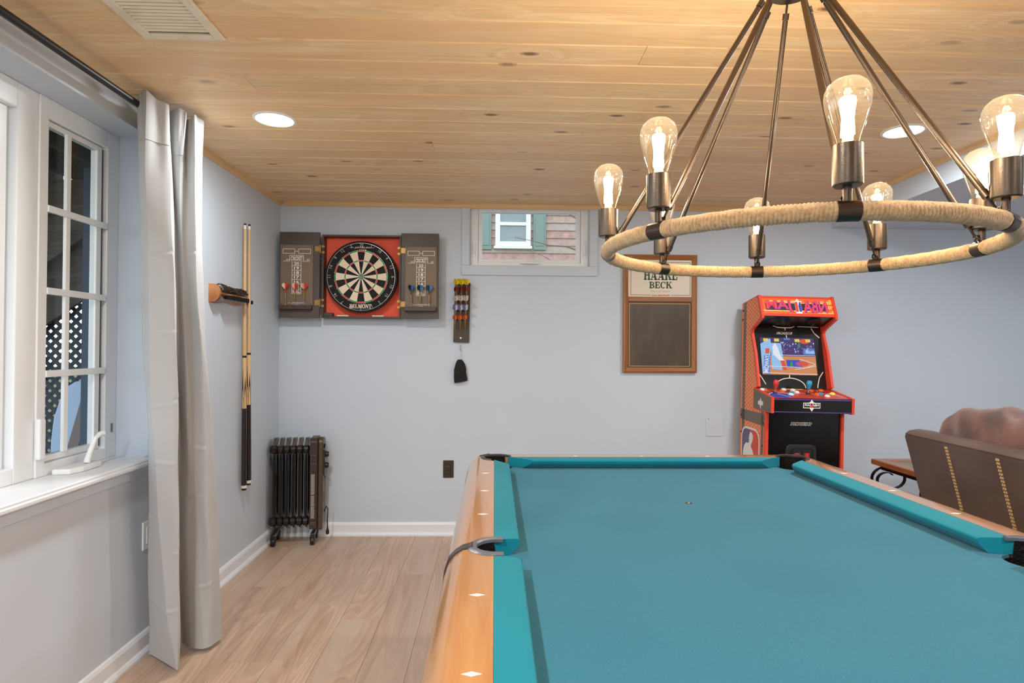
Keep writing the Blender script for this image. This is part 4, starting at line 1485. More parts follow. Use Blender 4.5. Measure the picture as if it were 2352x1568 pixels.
# ---------------------------------------------------------------- darts
def make_dart(fcol, fcol2, scol, loc, label, group, shape=0, L=.14):
    t = thing('dart', loc, label, 'dart', group)
    o = Vector(loc)
    MB().cyl(o, o + Vector((0, 0, .03)), .0006, .0013, 6).build('point', M_STEEL, t)
    MB().lathe([(.0013, .026), (.0044, .03), (.0050, .036), (.0045, .045), (.0051, .05), (.0045, .056), (.0050, .064), (.0045, .07), (.0032, .078)], o, n=10).build('barrel', M_BRASS, t, smooth=True)
    MB().lathe([(.0032, .076), (.0036, .08), (.0028, .11), (.0022, L - .006)], o, n=8).build('shaft', mat('shaft_%d_%d_%d' % scol, scol, .4), t, smooth=True)
    m = MB()
    zb = L - .04
    prof = [(.001, zb), (.008, zb + .004), (.0195, zb + .018), (.0205, zb + .03), (.012, L), (.001, L - .004)]
    if shape == 1:
        prof = [(.001, zb), (.012, zb + .006), (.019, zb + .018), (.019, zb + .034), (.010, L), (.001, L)]
    if shape == 2:
        prof = [(.001, zb + .004), (.01, zb + .007), (.0165, zb + .018), (.0165, zb + .026), (.008, L - .006), (.001, L - .002)]
    for q in range(4):
        a = PI / 4 + q * PI / 2
        c, s_ = math.cos(a) * 1.18, math.sin(a) * 1.18
        n = len(prof)
        nx, ny = -s_ * .0004, c * .0004
        v = [(o.x + r_ * c + nx, o.y + r_ * s_ + ny, o.z + h) for r_, h in prof] + [(o.x + r_ * c - nx, o.y + r_ * s_ - ny, o.z + h) for r_, h in prof]
        m.add(v, [tuple(range(n)), tuple(range(2 * n - 1, n - 1, -1))] + [(i, (i + 1) % n, (i + 1) % n + n, i + n) for i in range(n)], 0 if q in (0, 3) else 1)
    m.build('flight', [mat('flight_%d_%d_%d' % fcol, fcol, .35), mat('flight_%d_%d_%d' % fcol2, fcol2, .35)], t)
    return t


pos = ('left', 'middle', 'right')
base = None
for i, xx in enumerate((XL_(215), XL_(364), XL_(512))):
    lab = 'red flighted dart, %s of the three on the left scoreboard' % pos[i]
    loc = (xx, 3.889, 1.5200)
    if base is None:
        base = make_dart((206, 52, 40), (236, 200, 176), (200, 48, 38), loc, lab, 'red darts on the left scoreboard')
    else:
        tag(copy_tree(base, None, loc, (0, 0, .3 * i)), lab)
base = None
for i, xx in enumerate((-.543, -.485, -.427)):
    lab = 'blue flighted dart, %s of the three on the right scoreboard' % pos[i]
    loc = (xx, 3.889, 1.5148)
    if base is None:
        base = make_dart((52, 120, 190), (24, 24, 28), (50, 44, 40), loc, lab, 'blue darts on the right scoreboard')
    else:
        tag(copy_tree(base, None, loc, (0, 0, .25 * i)), lab)

# ---------------------------------------------------------------- wall dart holder
dh = thing('dart_holder', (-.223, YB, 1.286), 'narrow dark wooden board of stored darts below the small window', 'dart holder')
MB().prism([(-.276, 1.288), (-.172, 1.284), (-.164, 1.682), (-.268, 1.686)], 'XZ', 4.0, YB - .001).build('board', mat('holder_wood', (66, 54, 42), .5), dh, bevel=.002)
MB().lathe([(.001, 0), (.008, 0), (.008, .003), (.004, .005), (.001, .005)], (-.226, 4.0, 1.314), (0, -1, 0), 14).build('screw', M_STEEL, dh, smooth=True)
rows = [(1.680, (232, 206, 50), (214, 184, 30), 'yellow flighted dart', 'top row', 1), (1.632, (150, 26, 26), (60, 14, 18), 'dark red flighted dart', 'second row', 2),
        (1.572, (216, 208, 196), (190, 180, 166), 'ribbed cream flighted dart', 'third row', 0), (1.511, (206, 206, 226), (110, 108, 170), 'white and violet striped flighted dart', 'fourth row', 0),
        (1.448, (232, 104, 40), (196, 70, 24), 'orange flighted dart', 'bottom row', 2)]
TILT = math.radians(33)
for ri, (zf, c1, c2, nm, rowname, shp) in enumerate(rows):
    base = None
    for i in range(3):
        xx = -.253 + .033 * i - .0022 * ri
        lab = '%s, %s one in the %s of the dart holder' % (nm, pos[i], rowname)
        loc = (xx, 3.999, zf - .118 * math.cos(TILT))
        if base is None:
            base = make_dart(c1, c2, (150, 120, 80), loc, lab, 'darts in the wall holder', shp)
            base.rotation_euler = (TILT, 0, 0)
        else:
            tag(copy_tree(base, None, loc, (TILT, 0, 0)), lab)

# hook with black pouch
hk = MB().tube([(-.228, YB, 1.268), (-.228, YB - .012, 1.268), (-.229, YB - .016, 1.258), (-.229, YB - .014, 1.238), (-.229, YB - .022, 1.232), (-.229, YB - .026, 1.242)], .0025, 8)
tag(hk.build('wall_hook', M_STEEL, smooth=True), 'small wire hook on the wall under the dart holder', 'hook')
pc = thing('dart_pouch', (-.226, YB - .02, 1.02), 'black drawstring pouch hanging from the small wall hook', 'pouch')


def pouch(u, v_):
    t = v_
    zz = 1.172 - .15 * t
    wl_ = .012 + .030 * min(1, t * 2.2) ** .7 + .002 * math.sin(t * 9)
    ox = .006 * t
    th = .014 * math.sin(min(1, t * 1.1) * PI * .85) + .004
    a = u * 2 * PI
    zz += .008 * math.cos(a) * t * t
    return (-.231 + ox + wl_ * math.cos(a) * (1 + .04 * math.sin(3 * a + 8 * t)), YB - .021 + th * math.sin(a), zz)


m = MB().grid(pouch, 28, 14, cu=True)
m.add([pouch(i / 28, 1) for i in range(28)], [tuple(range(28))]); m.add([pouch(i / 28, 0) for i in range(28)], [tuple(range(28))])
m.build('bag', mat('pouch_black', (26, 22, 22), .85, bump=(140, .4)), pc, smooth=True)
m = MB().tube([(-.229, YB - .02, 1.236), (-.234, YB - .021, 1.21), (-.233, YB - .021, 1.168)], .0014, 6).tube([(-.229, YB - .02, 1.236), (-.226, YB - .021, 1.2), (-.227, YB - .021, 1.168)], .0014, 6)
m.build('drawstring', mat('string_white', (220, 216, 206), .8), pc)

# ================================================================ chalkboard sign
M_OAK = wood('oak_frame_upright', (178, 118, 66), (128, 76, 38), None, 'Z', .4, scale=1.6, vary=.05)
M_OAKX = wood('oak_frame_cross', (178, 118, 66), (128, 76, 38), None, 'X', .4, scale=1.6, vary=.05)
cb = thing('chalkboard_sign', (1.113, YB, 1.091), 'oak framed chalkboard with white beer sign on the back wall', 'chalkboard')
x0, x1, z0, z1 = .863, 1.362, 1.091, 1.885
yo, yi = YB - .03, YB - .001
fw = .034


def strip(a, b, c, d, mt):
    """mitred frame piece: outer edge a-b, inner edge c-d (2-D x,z), raised outer lip"""
    v = [(p[0], yi, p[1]) for p in (a, b, d, c)] + [(a[0], yo + .004, a[1]), (b[0], yo + .004, b[1]), (d[0], yo + .012, d[1]), (c[0], yo + .012, c[1])]
    mid0 = ((a[0] * .65 + c[0] * .35), yo, (a[1] * .65 + c[1] * .35)); mid1 = ((b[0] * .65 + d[0] * .35), yo, (b[1] * .65 + d[1] * .35))
    v += [mid0, mid1]
    f = [(0, 1, 2, 3), (0, 4, 5, 1), (2, 6, 7, 3), (4, 8, 9, 5), (8, 7, 6, 9), (0, 3, 7, 8, 4), (1, 5, 9, 6, 2)]
    MB().add(v, f).build('frame_member', mt, cb)


strip((x0, z0), (x0, z1), (x0 + fw, z0 + fw), (x0 + fw, z1 - fw), M_OAK)
strip((x1, z0), (x1, z1), (x1 - fw, z0 + fw), (x1 - fw, z1 - fw), M_OAK)
strip((x0, z0), (x1, z0), (x0 + fw, z0 + fw), (x1 - fw, z0 + fw), M_OAKX)
strip((x0, z1), (x1, z1), (x0 + fw, z1 - fw), (x1 - fw, z1 - fw), M_OAKX)
MB().box(x0 + fw, yo + .008, 1.568, x1 - fw, yi, 1.602).build('cross_rail', M_OAKX, cb, bevel=.004)
sg = MB().box(x0 + fw, yo + .016, 1.602, x1 - fw, yi, z1 - fw).build('sign_panel', mat('sign_cream', (228, 214, 196), .4), cb)
sb_ = MB().box(x0 + fw, yo + .018, z0 + fw, x1 - fw, yi, 1.568).build('slate_panel', mat('chalk_slate', (74, 62, 50), .35, var=(7, (92, 76, 58), .45, .75), aniso=(2, 1, .7)), cb)
d = yo + .0155
m = MB()
serif(m, 'HAAKE', (1.003, 1.716, 1.231, 1.782), '-Y', d)
serif(m, 'BECK', (1.040, 1.659, 1.196, 1.705), '-Y', d)
m.build('lettering', mat('beer_green', (34, 74, 30), .5), sg)
m = MB()
text(m, 'MALT BEVERAGE', (1.050, 1.633, 1.182, 1.645), '-Y', d)
m.build('lettering', mat('faded_tan', (190, 172, 148), .5), sg)
m = MB()
text(m, 'non-alcoholic', (1.057, 1.605 + .003, 1.182, 1.620), '-Y', d, italic=.3, bold=.025)
m.build('lettering', mat('beer_red', (190, 52, 44), .5), sg)
m = MB()
line_quad(m, [(1.052, 1.614), (.915, 1.614), (.915, 1.835), (1.318, 1.835), (1.318, 1.614), (1.188, 1.614)], .004, '-Y', d)
m.build('border_line', mat('sign_grey_line', (140, 132, 110), .5), sg)
m = MB()
d2 = yo + .0175
line_quad(m, [(.907, 1.135), (.907, 1.556), (1.317, 1.556), (1.317, 1.135), (.907, 1.135)], .004, '-Y', d2)
m.build('border_line', mat('gold_line', (196, 156, 92), .45), sb_)

# ================================================================ plates
op = thing('outlet_plate', (-.303, YB, .382), 'dark brown electrical outlet low on the back wall', 'outlet')
M_BRN = mat('brown_plastic', (58, 44, 26), .35)
MB().box(-.338, YB - .006, .382, -.268, YB, .498).build('plate', M_BRN, op, bevel=.002)
MB().box(-.320, YB - .009, .405, -.286, YB - .005, .475).build('receptacle', mat('brown_plastic_dark', (46, 32, 18), .3), op, bevel=.001)
m = MB()
for zz in (.421, .459):
    for xx in (-.309, -.297):
        m.box(xx - .0015, YB - .0098, zz - .005, xx + .0015, YB - .008, zz + .005)
m.build('contact_slot', mat('slot_brass', (150, 120, 70), .4, .5), op)
bp_ = thing('blank_wall_plate', (1.49, YB, .662), 'blank painted square cover plate on the wall left of the arcade cabinet', 'wall plate')
m = MB()
rc = .012
pl = []
for cx_, cz_, a in ((1.552 - rc, .79 - rc, 0), (1.43 + rc, .79 - rc, PI / 2), (1.43 + rc, .663 + rc, PI), (1.552 - rc, .663 + rc, PI * 1.5)):
    pl += [(cx_ + rc * math.cos(a + i * PI / 8), cz_ + rc * math.sin(a + i * PI / 8)) for i in range(5)]
m.prism(pl, 'XZ', YB - .005, YB).build('plate', M_WALL, bp_, bevel=.001)
MB().cyl((1.437 + .012, YB - .006, .78), (1.437 + .012, YB - .004, .78), .003, n=10).build('screw', M_DKMETAL, bp_)
lo_ = thing('switch_plate', (XL, 2.52, .417), 'white cover plate low on the left wall beside the curtain', 'wall plate')
MB().box(XL, 2.486, .417, XL + .007, 2.56, .531).build('plate', M_VINYL, lo_, bevel=.002)
MB().box(XL + .006, 2.506, .44, XL + .010, 2.54, .508).build('insert', M_VINYL, lo_, bevel=.001)

# ================================================================ cue rack and cues
rk = thing('cue_rack', (XL, 3.25, 1.475), 'rustic log slab cue rack on the left wall', 'cue rack')
M_LOG = mat('log_wood', (196, 136, 84), .45, var=(12, (150, 84, 46), .4, .7), aniso=(1, .2, 1))
M_LOGR = mat('stained_log_face', (126, 44, 24), .25, var=(14, (70, 30, 18), .4, .7), aniso=(1, .3, 1), coat=.5)
M_BARKB = mat('lacquered_bark', (34, 24, 18), .25, bump=(60, 1.0), coat=.5)


def slab(u, v_):
    y = 3.03 + .335 * u
    a = -PI / 2 + PI * v_
    hz = .046 + .004 * math.sin(u * 9) - .006 * u
    dx = .052 + .005 * math.sin(u * 14 + 1)
    return (XL + dx * max(0, math.cos(a)) ** .7 + .0005, y, 1.519 + hz * math.sin(a))


m = MB().grid(slab, 20, 15)
m.add([slab(0, j / 14) for j in range(15)], [tuple(range(15))]); m.add([slab(1, j / 14) for j in range(15)], [tuple(range(15))])
m.build('slab', M_LOG, rk, smooth=True)
random.seed(11)


def barkf(u, v_):
    p = slab(.03 + .93 * u, .52 + .38 * v_)
    j = .006 + .006 * random.random() if 0 < u < 1 and 0 < v_ < 1 else -.004
    return (p[0] + j * 1.2, p[1], p[2] + j * .6)


MB().grid(barkf, 40, 12).build('bark', M_BARKB, rk, smooth=True)


def facef(u, v_):
    p = slab(.02 + .96 * u, .12 + .34 * v_)
    return (p[0] + .002, p[1], p[2])


MB().grid(facef, 24, 8).build('stained_face', M_LOGR, rk, smooth=True)
MB().box(XL, 3.10, 1.488, XL + .008, 3.50, 1.514).build('clip_bar', M_LOGR, rk, bevel=.002)
for i in range(7):
    y = (3.405, 3.465, 3.12, 3.17, 3.22, 3.27, 3.32)[i]
    xo = XL if i < 2 else XL + .038
    m = MB().box(xo + .007, y - .014, 1.492, xo + .042, y - .0095, 1.512).box(xo + .007, y + .0095, 1.492, xo + .042, y + .014, 1.512).box(xo + .007, y - .014, 1.492, xo + .014, y + .014, 1.512)
    m.build('cue_clip', M_BLACK, rk, bevel=.001)
M_MAPLE = wood('cue_maple', (232, 196, 146), (206, 164, 110), None, 'Z', .25, vary=.05, coat=.5)
M_CUEB = mat('cue_black', (34, 24, 20), .15, coat=.6)


def cue(yb0, yt, zb, zt, label):
    bx = XL + .026
    p0, p1 = Vector((bx, yb0, zb)), Vector((XL + .032, yt, zt))
    t = thing('pool_cue', tuple(p0), label, 'pool cue', 'pool cues in the rack')
    ax = (p1 - p0); L_ = ax.length; ax.normalize()
    R_ = lambda h: .0155 - .009 * (h / L_)
    lt = lambda a, b, mt, nm, par, k=0.0, n=16: MB().lathe([(R_(a) + k, a), (R_((a + b) / 2) + k, (a + b) / 2), (R_(b) + k, b)], p0, ax, n).build(nm, mt, par, smooth=True)
    lt(0, .012, M_BLACK, 'bumper', t, -.003)
    lt(.012, .028, mat('cue_white', (240, 234, 224), .25), 'butt_collar', t)
    bt = lt(.028, .46, M_CUEB, 'butt', t)
    fa = lt(.46, .745, M_MAPLE, 'forearm', t)
    u, w = frame_of(ax)
    m = MB()
    for q in range(6):
        a = q * PI / 3 + .3
        hh = .64 + .05 * (q % 2)
        ds = .62
        vs = []
        for s_, e_ in ((.455, 1), (.52, .8), (.58, .45), (hh, .02)):
            for g_ in (-1, 1):
                an = a + g_ * ds * e_
                vs.append(p0 + ax * s_ + (u * math.cos(an) + w * math.sin(an)) * (R_(s_) + .0006))
        m.add(vs, [(0, 1, 3, 2), (2, 3, 5, 4), (4, 5, 7, 6)])
    m.build('inlay_point', M_CUEB, fa)
    lt(.745, .757, M_CUEB, 'joint_collar', t, .0006)
    lt(.757, L_ - .03, M_MAPLE, 'shaft', t)
    lt(L_ - .03, L_ - .01, mat('ferrule', (240, 230, 210), .4), 'ferrule', t)
    lt(L_ - .01, L_, mat('chalk_tip', (40, 44, 60), .9), 'tip', t)


cue(3.418, 3.380, .443, 1.937, 'wooden pool cue with black butt, the nearer of two in the log rack')
cue(3.478, 3.439, .458, 1.944, 'wooden pool cue with black butt, the farther of two in the log rack')

# ================================================================ oil radiator
M_HEAT = mat('radiator_black', (40, 34, 31), .25, .3, coat=.3)
M_HEATB = mat('radiator_bronze', (92, 76, 62), .3, .45)
ht = thing('oil_radiator', (-1.372, 3.80, 0), 'black oil filled radiator heater in the far left corner', 'heater')
fy0, fy1 = 3.80, 3.94
for i in range(6):
    x = -1.374 + i * .0385
    prof = [(fy0, .16), (fy0 + .03, .105), (fy0 + .08, .085), (fy1 - .03, .105), (fy1, .16), (fy1, .58), (fy1 - .02, .655), (fy0 + .05, .662), (fy0 + .02, .62), (fy0, .57)]
    fin = MB().prism(prof, 'YZ', x - .003, x + .003).build('fin', M_HEAT, ht, bevel=.002)
    m = MB()
    for yy in (fy0 + .012, fy1 - .03):
        m.tube([(x, yy, .17), (x, yy, .2), (x, yy, .54), (x, yy, .575)], [.005, .0085, .0085, .005], 10)
    m.build('oil_channel', M_HEAT, fin, smooth=True)
    v = [(x - .009, fy0 + .02, .622), (x + .009, fy0 + .02, .622), (x + .010, fy0 + .055, .668), (x - .010, fy0 + .055, .668), (x - .008, fy1 - .02, .664), (x + .008, fy1 - .02, .664), (x - .008, fy1 - .01, .64), (x + .008, fy1 - .01, .64)]
    MB().add(v, [(0, 1, 2, 3), (3, 2, 5, 4), (4, 5, 7, 6), (6, 7, 1, 0), (0, 3, 4, 6), (1, 7, 5, 2)]).build('top_cap', M_HEATB, fin)
for zz, r_ in ((.6, .027), (.145, .03)):
    m = MB()
    for i in range(6):
        x = -1.374 + i * .0385
        m.lathe([(r_ * .7, -.019), (r_, -.012), (r_, .012), (r_ * .7, .019)], (x, fy0 + .03, zz), (1, 0, 0), 16)
    m.lathe([(.004, -.012), (r_ * .9, -.008), (r_, .004)], (-1.392, fy0 + .03, zz), (1, 0, 0), 16)
    m.build('header_pipe', M_HEAT, ht, smooth=True)
bx = MB().prism([(fy0 - .012, .1), (fy1 + .005, .1), (fy1 + .005, .63), (fy1 - .02, .672), (fy0 + .01, .672), (fy0 - .012, .65)], 'YZ', -1.155, -1.108)
cbx = bx.build('control_box', mat('radiator_brown', (58, 44, 40), .4), ht, bevel=.004)
MB().prism([(fy0 + .0, .09), (fy1, .09), (fy1, .62), (fy1 - .03, .664), (fy0 + .03, .676), (fy0 + .006, .65)], 'YZ', -1.108, -1.076).build('side_cover', M_HEATB, ht, bevel=.008, seg=3)
MB().prism([(fy0 + .01, .44), (fy0 + .10, .40), (fy0 + .13, .45), (fy0 + .12, .6), (fy0 + .05, .63), (fy0 + .02, .6)], 'YZ', -1.08, -1.066).build('control_panel', M_HEAT, cbx, bevel=.004)
for zz in (.558, .487):
    MB().cyl((-1.068, fy0 + .07, zz), (-1.048, fy0 + .07, zz), .02, .016, 18).build('knob', M_HEAT, cbx, smooth=True, bevel=.002)
m = MB()
yl = fy0 - .0126
for a, b in ((.315, .445), (.245, .31), (.17, .24)):
    zz = b
    while zz > a:
        m.box(-1.146, yl, zz - .0035, -1.122 - .004 * random.random(), yl + .001, zz)
        zz -= .0062
m.build('warning_text', mat('label_grey', (176, 168, 160), .6), cbx)
m = MB()
for zz in (.565, .51, .13, .08 + .06):
    for i in range(4):
        m.box(-1.147 + i * .0085, yl, zz, -1.1435 + i * .0085, yl + .001, zz + .003)
m.build('vent_hole', mat('vent_pale', (150, 140, 130), .6), cbx)
m = MB()
for i in range(3):
    v = [(-1.075, fy0 + .02, .30 - i * .014), (-1.075, fy0 + .07, .312 - i * .014), (-1.075, fy0 + .07, .306 - i * .014), (-1.075, fy0 + .02, .294 - i * .014)]
    m.add(v, [(0, 1, 2, 3)])
m.build('louvre', M_BLACK, cbx)
for x in (-1.372, -1.135):
    MB().box(x - .012, fy0 - .02, .05, x + .012, fy1 + .02, .075).build('foot_bar', M_HEAT, ht, bevel=.003)
    for yy in (fy0 + .0, fy1 + .0):
        m = MB().cyl((x - .012, yy, .026), (x + .012, yy, .026), .026, n=20)
        w_ = m.build('wheel', M_BLACK, ht, smooth=True, bevel=.002)
        MB().box(x - .016, yy - .014, .03, x + .016, yy + .014, .058).build('wheel_fork', M_HEAT, w_, bevel=.002)
m = MB().tube([(-1.07, fy0 + .03, .2), (-1.055, fy0 + .02, .235), (-1.045, fy0 + .02, .22), (-1.048, fy0 + .022, .15), (-1.046, fy0 + .02, .1)], .0035, 8)
m.lathe([(.001, 0), (.009, .002), (.011, .02), (.006, .035), (.0035, .05)], (-1.046, fy0 + .02, .055), n=12)
m.build('power_cord', M_BLACK, ht, smooth=True)
ht.location.x -= .006
ht.rotation_euler = (0, 0, math.radians(8))

# ================================================================ arcade cabinet
M_ORANGE = mat('arcade_red_orange', (232, 74, 48), .4)
M_GREYB = mat('arcade_grey_brown', (112, 100, 84), .5)
M_ABLACK = mat('arcade_black', (16, 14, 14), .25)
M_AWHITE = mat('arcade_white', (240, 236, 230), .5)
M_APURPLE = mat('arcade_purple', (110, 96, 128), .5)
M_ABLUE = mat('arcade_blue', (40, 70, 180), .5)
M_APINK = mat('arcade_pink', (240, 66, 84), .4, emit=((240, 66, 84), .3))
M_AYEL = mat('arcade_yellow', (246, 214, 110), .4, emit=((246, 214, 110), .3))


def dash_material():
    m = bpy.data.materials.new('orange_dash_print')
    m.use_nodes = True
    nt = m.node_tree
    b = nt.nodes['Principled BSDF']
    b.inputs['Roughness'].default_value = .45
    tc = nt.nodes.new('ShaderNodeTexCoord')
    sp3 = nt.nodes.new('ShaderNodeSeparateXYZ')
    nt.links.new(tc.outputs['Object'], sp3.inputs[0])
    def M(op, a, b=None, c=None):
        n = nt.nodes.new('ShaderNodeMath'); n.operation = op
        for k, q in enumerate((a, b, c)):
            if q is None: continue
            if isinstance(q, (int, float)): n.inputs[k].default_value = q
            else: nt.links.new(q, n.inputs[k])
        return n.outputs[0]
    u = M('DIVIDE', sp3.outputs[1], .024)
    v_ = M('DIVIDE', sp3.outputs[2], .026)
    par = M('MULTIPLY', M('MODULO', M('ABSOLUTE', M('FLOOR', u)), 2.0), .5)
    fu = M('MULTIPLY', M('SUBTRACT', M('FRACT', u), .5), 2.0)
    fv = M('SUBTRACT', M('FRACT', M('ADD', v_, par)), .5)
    dd = M('ADD', M('MULTIPLY', fu, fu), M('MULTIPLY', M('MULTIPLY', fv, fv), 6.0))
    ls = M('LESS_THAN', dd, .26)
    mx = nt.nodes.new('ShaderNodeMix'); mx.data_type = 'RGBA'
    nt.links.new(ls, mx.inputs[0])
    mx.inputs[6].default_value = lin((255, 146, 84)); mx.inputs[7].default_value = lin((160, 90, 50))
    nt.links.new(mx.outputs[2], b.inputs['Base Color'])
    return m


M_DASH = dash_material()
A0, A1 = 1.628, 2.108
ar = thing('arcade_cabinet', (A1, 3.77, .0), 'orange and black basketball arcade cabinet against the back wall', 'arcade machine')
prof = [(3.955, .018), (3.575, .018), (3.575, .86), (3.60, .875), (3.735, .88), (3.735, 1.0), (3.69, 1.015), (3.718, 1.12), (3.745, 1.222), (3.785, 1.31), (3.802, 1.354), (3.79, 1.375), (3.66, 1.44), (3.66, 1.46), (3.714, 1.587), (3.955, 1.548)]
for nm, xa, xb in (('side_panel', A0, A0 + .016), ('side_panel', A1 - .016, A1)):
    sp_o = MB().prism(prof, 'YZ', xa, xb).build('side_panel', M_ORANGE, ar)
    if xa == A0:
        left_side = sp_o
# printed art on the left side: dash field, brown bands, league badge
e = A0 - .0006
P = lambda pts: [(e, y, z) for y, z in pts]
m = MB()
m.add(P([(3.948, .03), (3.948, 1.542), (3.73, 1.578), (3.682, 1.46), (3.682, 1.445), (3.815, 1.375), (3.82, 1.35), (3.80, 1.30), (3.765, 1.22), (3.71, 1.02), (3.745, .995), (3.745, .87), (3.6, .86), (3.6, .03)]), [tuple(range(14))])
m.build('side_art', M_DASH, left_side)
e = A0 - .0012
m = MB()
m.add(P([(3.925, .03), (3.925, 1.546), (3.885, 1.552), (3.885, .03)]), [(0, 1, 2, 3)])
m.add(P([(3.945, .785), (3.945, .852), (3.60, .852), (3.60, .775)]), [(0, 1, 2, 3)])
m.add(P([(3.64, .03), (3.64, .87), (3.61, .87), (3.61, .03)]), [(0, 1, 2, 3)])
m.build('side_band', M_GREYB, left_side)
e = A0 - .0018
m = MB()


def rrect(y0, z0, y1, z1, rad):
    o_ = []
    for cy_, cz_, a in ((y1 - rad, z1 - rad, 0), (y0 + rad, z1 - rad, PI / 2), (y0 + rad, z0 + rad, PI), (y1 - rad, z0 + rad, PI * 1.5)):
        o_ += [(cy_ + rad * math.cos(a + i * PI / 10), cz_ + rad * math.sin(a + i * PI / 10)) for i in range(6)]
    return o_


pp = rrect(3.655, .20, 3.925, .745, .07)
m.add(P(pp), [tuple(range(len(pp)))])
m.build('badge_border', M_AWHITE, left_side)
e = A0 - .0024
m = MB()
pp = rrect(3.668, .213, 3.912, .732, .06)
m.add(P([p for p in pp if p[0] > 3.79] + [(3.785, .213), (3.785, .732)]), [])
lf = [p for p in pp]
half = lambda s_: [(max(y, 3.787), z) if s_ > 0 else (min(y, 3.787), z) for y, z in lf]
hl = half(1); hr = half(-1)
m.v, m.f, m.m = [], [], []
m.add(P(hl), [tuple(range(len(hl)))], 0)
m.add(P(hr), [tuple(range(len(hr)))], 1)
m.build('badge_field', [M_APURPLE, mat('badge_red', (222, 78, 54), .5)], left_side)
e = A0 - .003
m = MB()
sil = [(3.925 - (a - 250) * .000915, .745 - (b - 820) * .000423) for a, b in ((400, 885), (430, 895), (445, 930), (442, 1000), (425, 1050), (410, 1100), (440, 1150), (460, 1210), (480, 1400), (470, 1900), (290, 1900), (270, 1400), (285, 1210), (300, 1130), (330, 1068), (378, 1060), (385, 1010), (378, 990), (390, 920))]
m.add(P(sil), [tuple(range(len(sil)))])
m.build('badge_figure', M_AWHITE, left_side)
m = MB()
for y, z in ((3.935, 1.50), (3.925 + .012, 1.44), (3.935, .81), (3.615, .795), (3.93, .70), (3.617, .655)):
    m.cyl((A0 - .001, y, z), (A0 - .004, y, z), .006, n=10)
m.build('screw', M_BLACK, left_side)
# body panels between the sides
i0, i1 = A0 + .016, A1 - .016
MB().box(i0, 3.935, .03, i1, 3.95, 1.545).build('back_panel', M_ABLACK, ar)
MB().add([(x, y, z) for x in (i0, i1) for y, z in ((3.725, 1.583), (3.945, 1.547), (3.945, 1.535), (3.725, 1.571))], [(0, 1, 2, 3), (7, 6, 5, 4), (0, 4, 5, 1), (1, 5, 6, 2), (2, 6, 7, 3), (3, 7, 4, 0)]).build('top_panel', M_ORANGE, ar)
# marquee
mq0, mq1 = (3.722, 1.578), (3.672, 1.462)


def MQ(u, w, off=0.0):
    """marquee plane: u 0..1 left to right, w 0..1 bottom to top"""
    y = mq1[0] + (mq0[0] - mq1[0]) * w - off
    z = mq1[1] + (mq0[1] - mq1[1]) * w
    return (i0 + (i1 - i0) * u, y, z)


def slabq(fn, u0, w0, u1, w1, o0, o1, mt, nm, par):
    v = [fn(u0, w0, o0), fn(u1, w0, o0), fn(u1, w1, o0), fn(u0, w1, o0), fn(u0, w0, o1), fn(u1, w0, o1), fn(u1, w1, o1), fn(u0, w1, o1)]
    return MB().add(v, [(0, 3, 2, 1), (4, 5, 6, 7), (0, 1, 5, 4), (1, 2, 6, 5), (2, 3, 7, 6), (3, 0, 4, 7)]).build(nm, mt, par)


mq = slabq(MQ, 0, .0, 1, 1, -.012, 0, mat('marquee_orange', (236, 104, 48), .35, emit=((236, 104, 48), .25)), 'marquee', ar)
random.seed(21)
m = MB()
for row in range(9):
    w0 = .13 + row * .088
    u = random.uniform(0, .15)
    while u < 1:
        u1 = min(1, u + random.uniform(.15, .5))
        if random.random() < .62:
            m.add([MQ(u, w0, .0006), MQ(u1, w0, .0006), MQ(u1, w0 + .045, .0006), MQ(u, w0 + .045, .0006)], [(0, 1, 2, 3)])
        u = u1 + random.uniform(0, .1)
m.build('marquee_stripe', M_AYEL, mq)
m = MB()
m.add([MQ(.05, .26, .001), MQ(.93, .26, .001), MQ(.93, .66, .001), MQ(.05, .66, .001)], [(0, 1, 2, 3)])
m.build('marquee_band', mat('marquee_dark', (70, 44, 60), .4), mq)
for off, mt, du, dw in ((.0014, mat('marquee_purple', (110, 50, 160), .4, emit=((110, 50, 160), .2)), .004, -.02), (.002, M_APINK, 0, 0)):
    for s_, (u0, u1) in (('JAM', (.06, .44)), ('NBA', (.58, .92))):
        m = MB()
        vs, fs = text_geo(s_, .05 if off < .0018 else .016)
        xs = [v[0] for v in vs]; ys = [v[1] for v in vs]
        out = []
        for vx, vy in vs:
            a = (vx - min(xs)) / (max(xs) - min(xs)); b = (vy - min(ys)) / (max(ys) - min(ys))
            out.append(MQ(u1 - (u1 - u0) * a + du, .17 + .68 * b + dw, off))
        m.add(out, fs)
        m.build('lettering', mt, mq)
m = MB()
m.add([MQ(u, w, .0012) for u, w in ((.468, .1), (.556, .1), (.556, .72), (.585, .8), (.54, .8), (.512, .94), (.485, .8), (.44, .8), (.468, .72))], [tuple(range(9))])
m.build('badge_star', M_AWHITE, mq)
m = MB()
m.add([MQ(.47, .2, .0022), MQ(.508, .2, .0022), MQ(.508, .74, .0022), MQ(.47, .74, .0022)], [(0, 1, 2, 3)], 0)
m.add([MQ(.522, .2, .0022), MQ(.552, .2, .0022), MQ(.552, .74, .0022), MQ(.535, .74, .0022), (MQ(.515, .5, .0022))], [(0, 1, 2, 3, 4)], 1)
m.build('badge_field', [M_ORANGE, M_ABLUE], mq)
slabq(MQ, 0, .94, 1, 1.02, -.01, .004, M_ORANGE, 'marquee_retainer', mq)
slabq(MQ, 0, -.06, 1, .08, -.01, .004, M_ORANGE, 'marquee_retainer', mq)
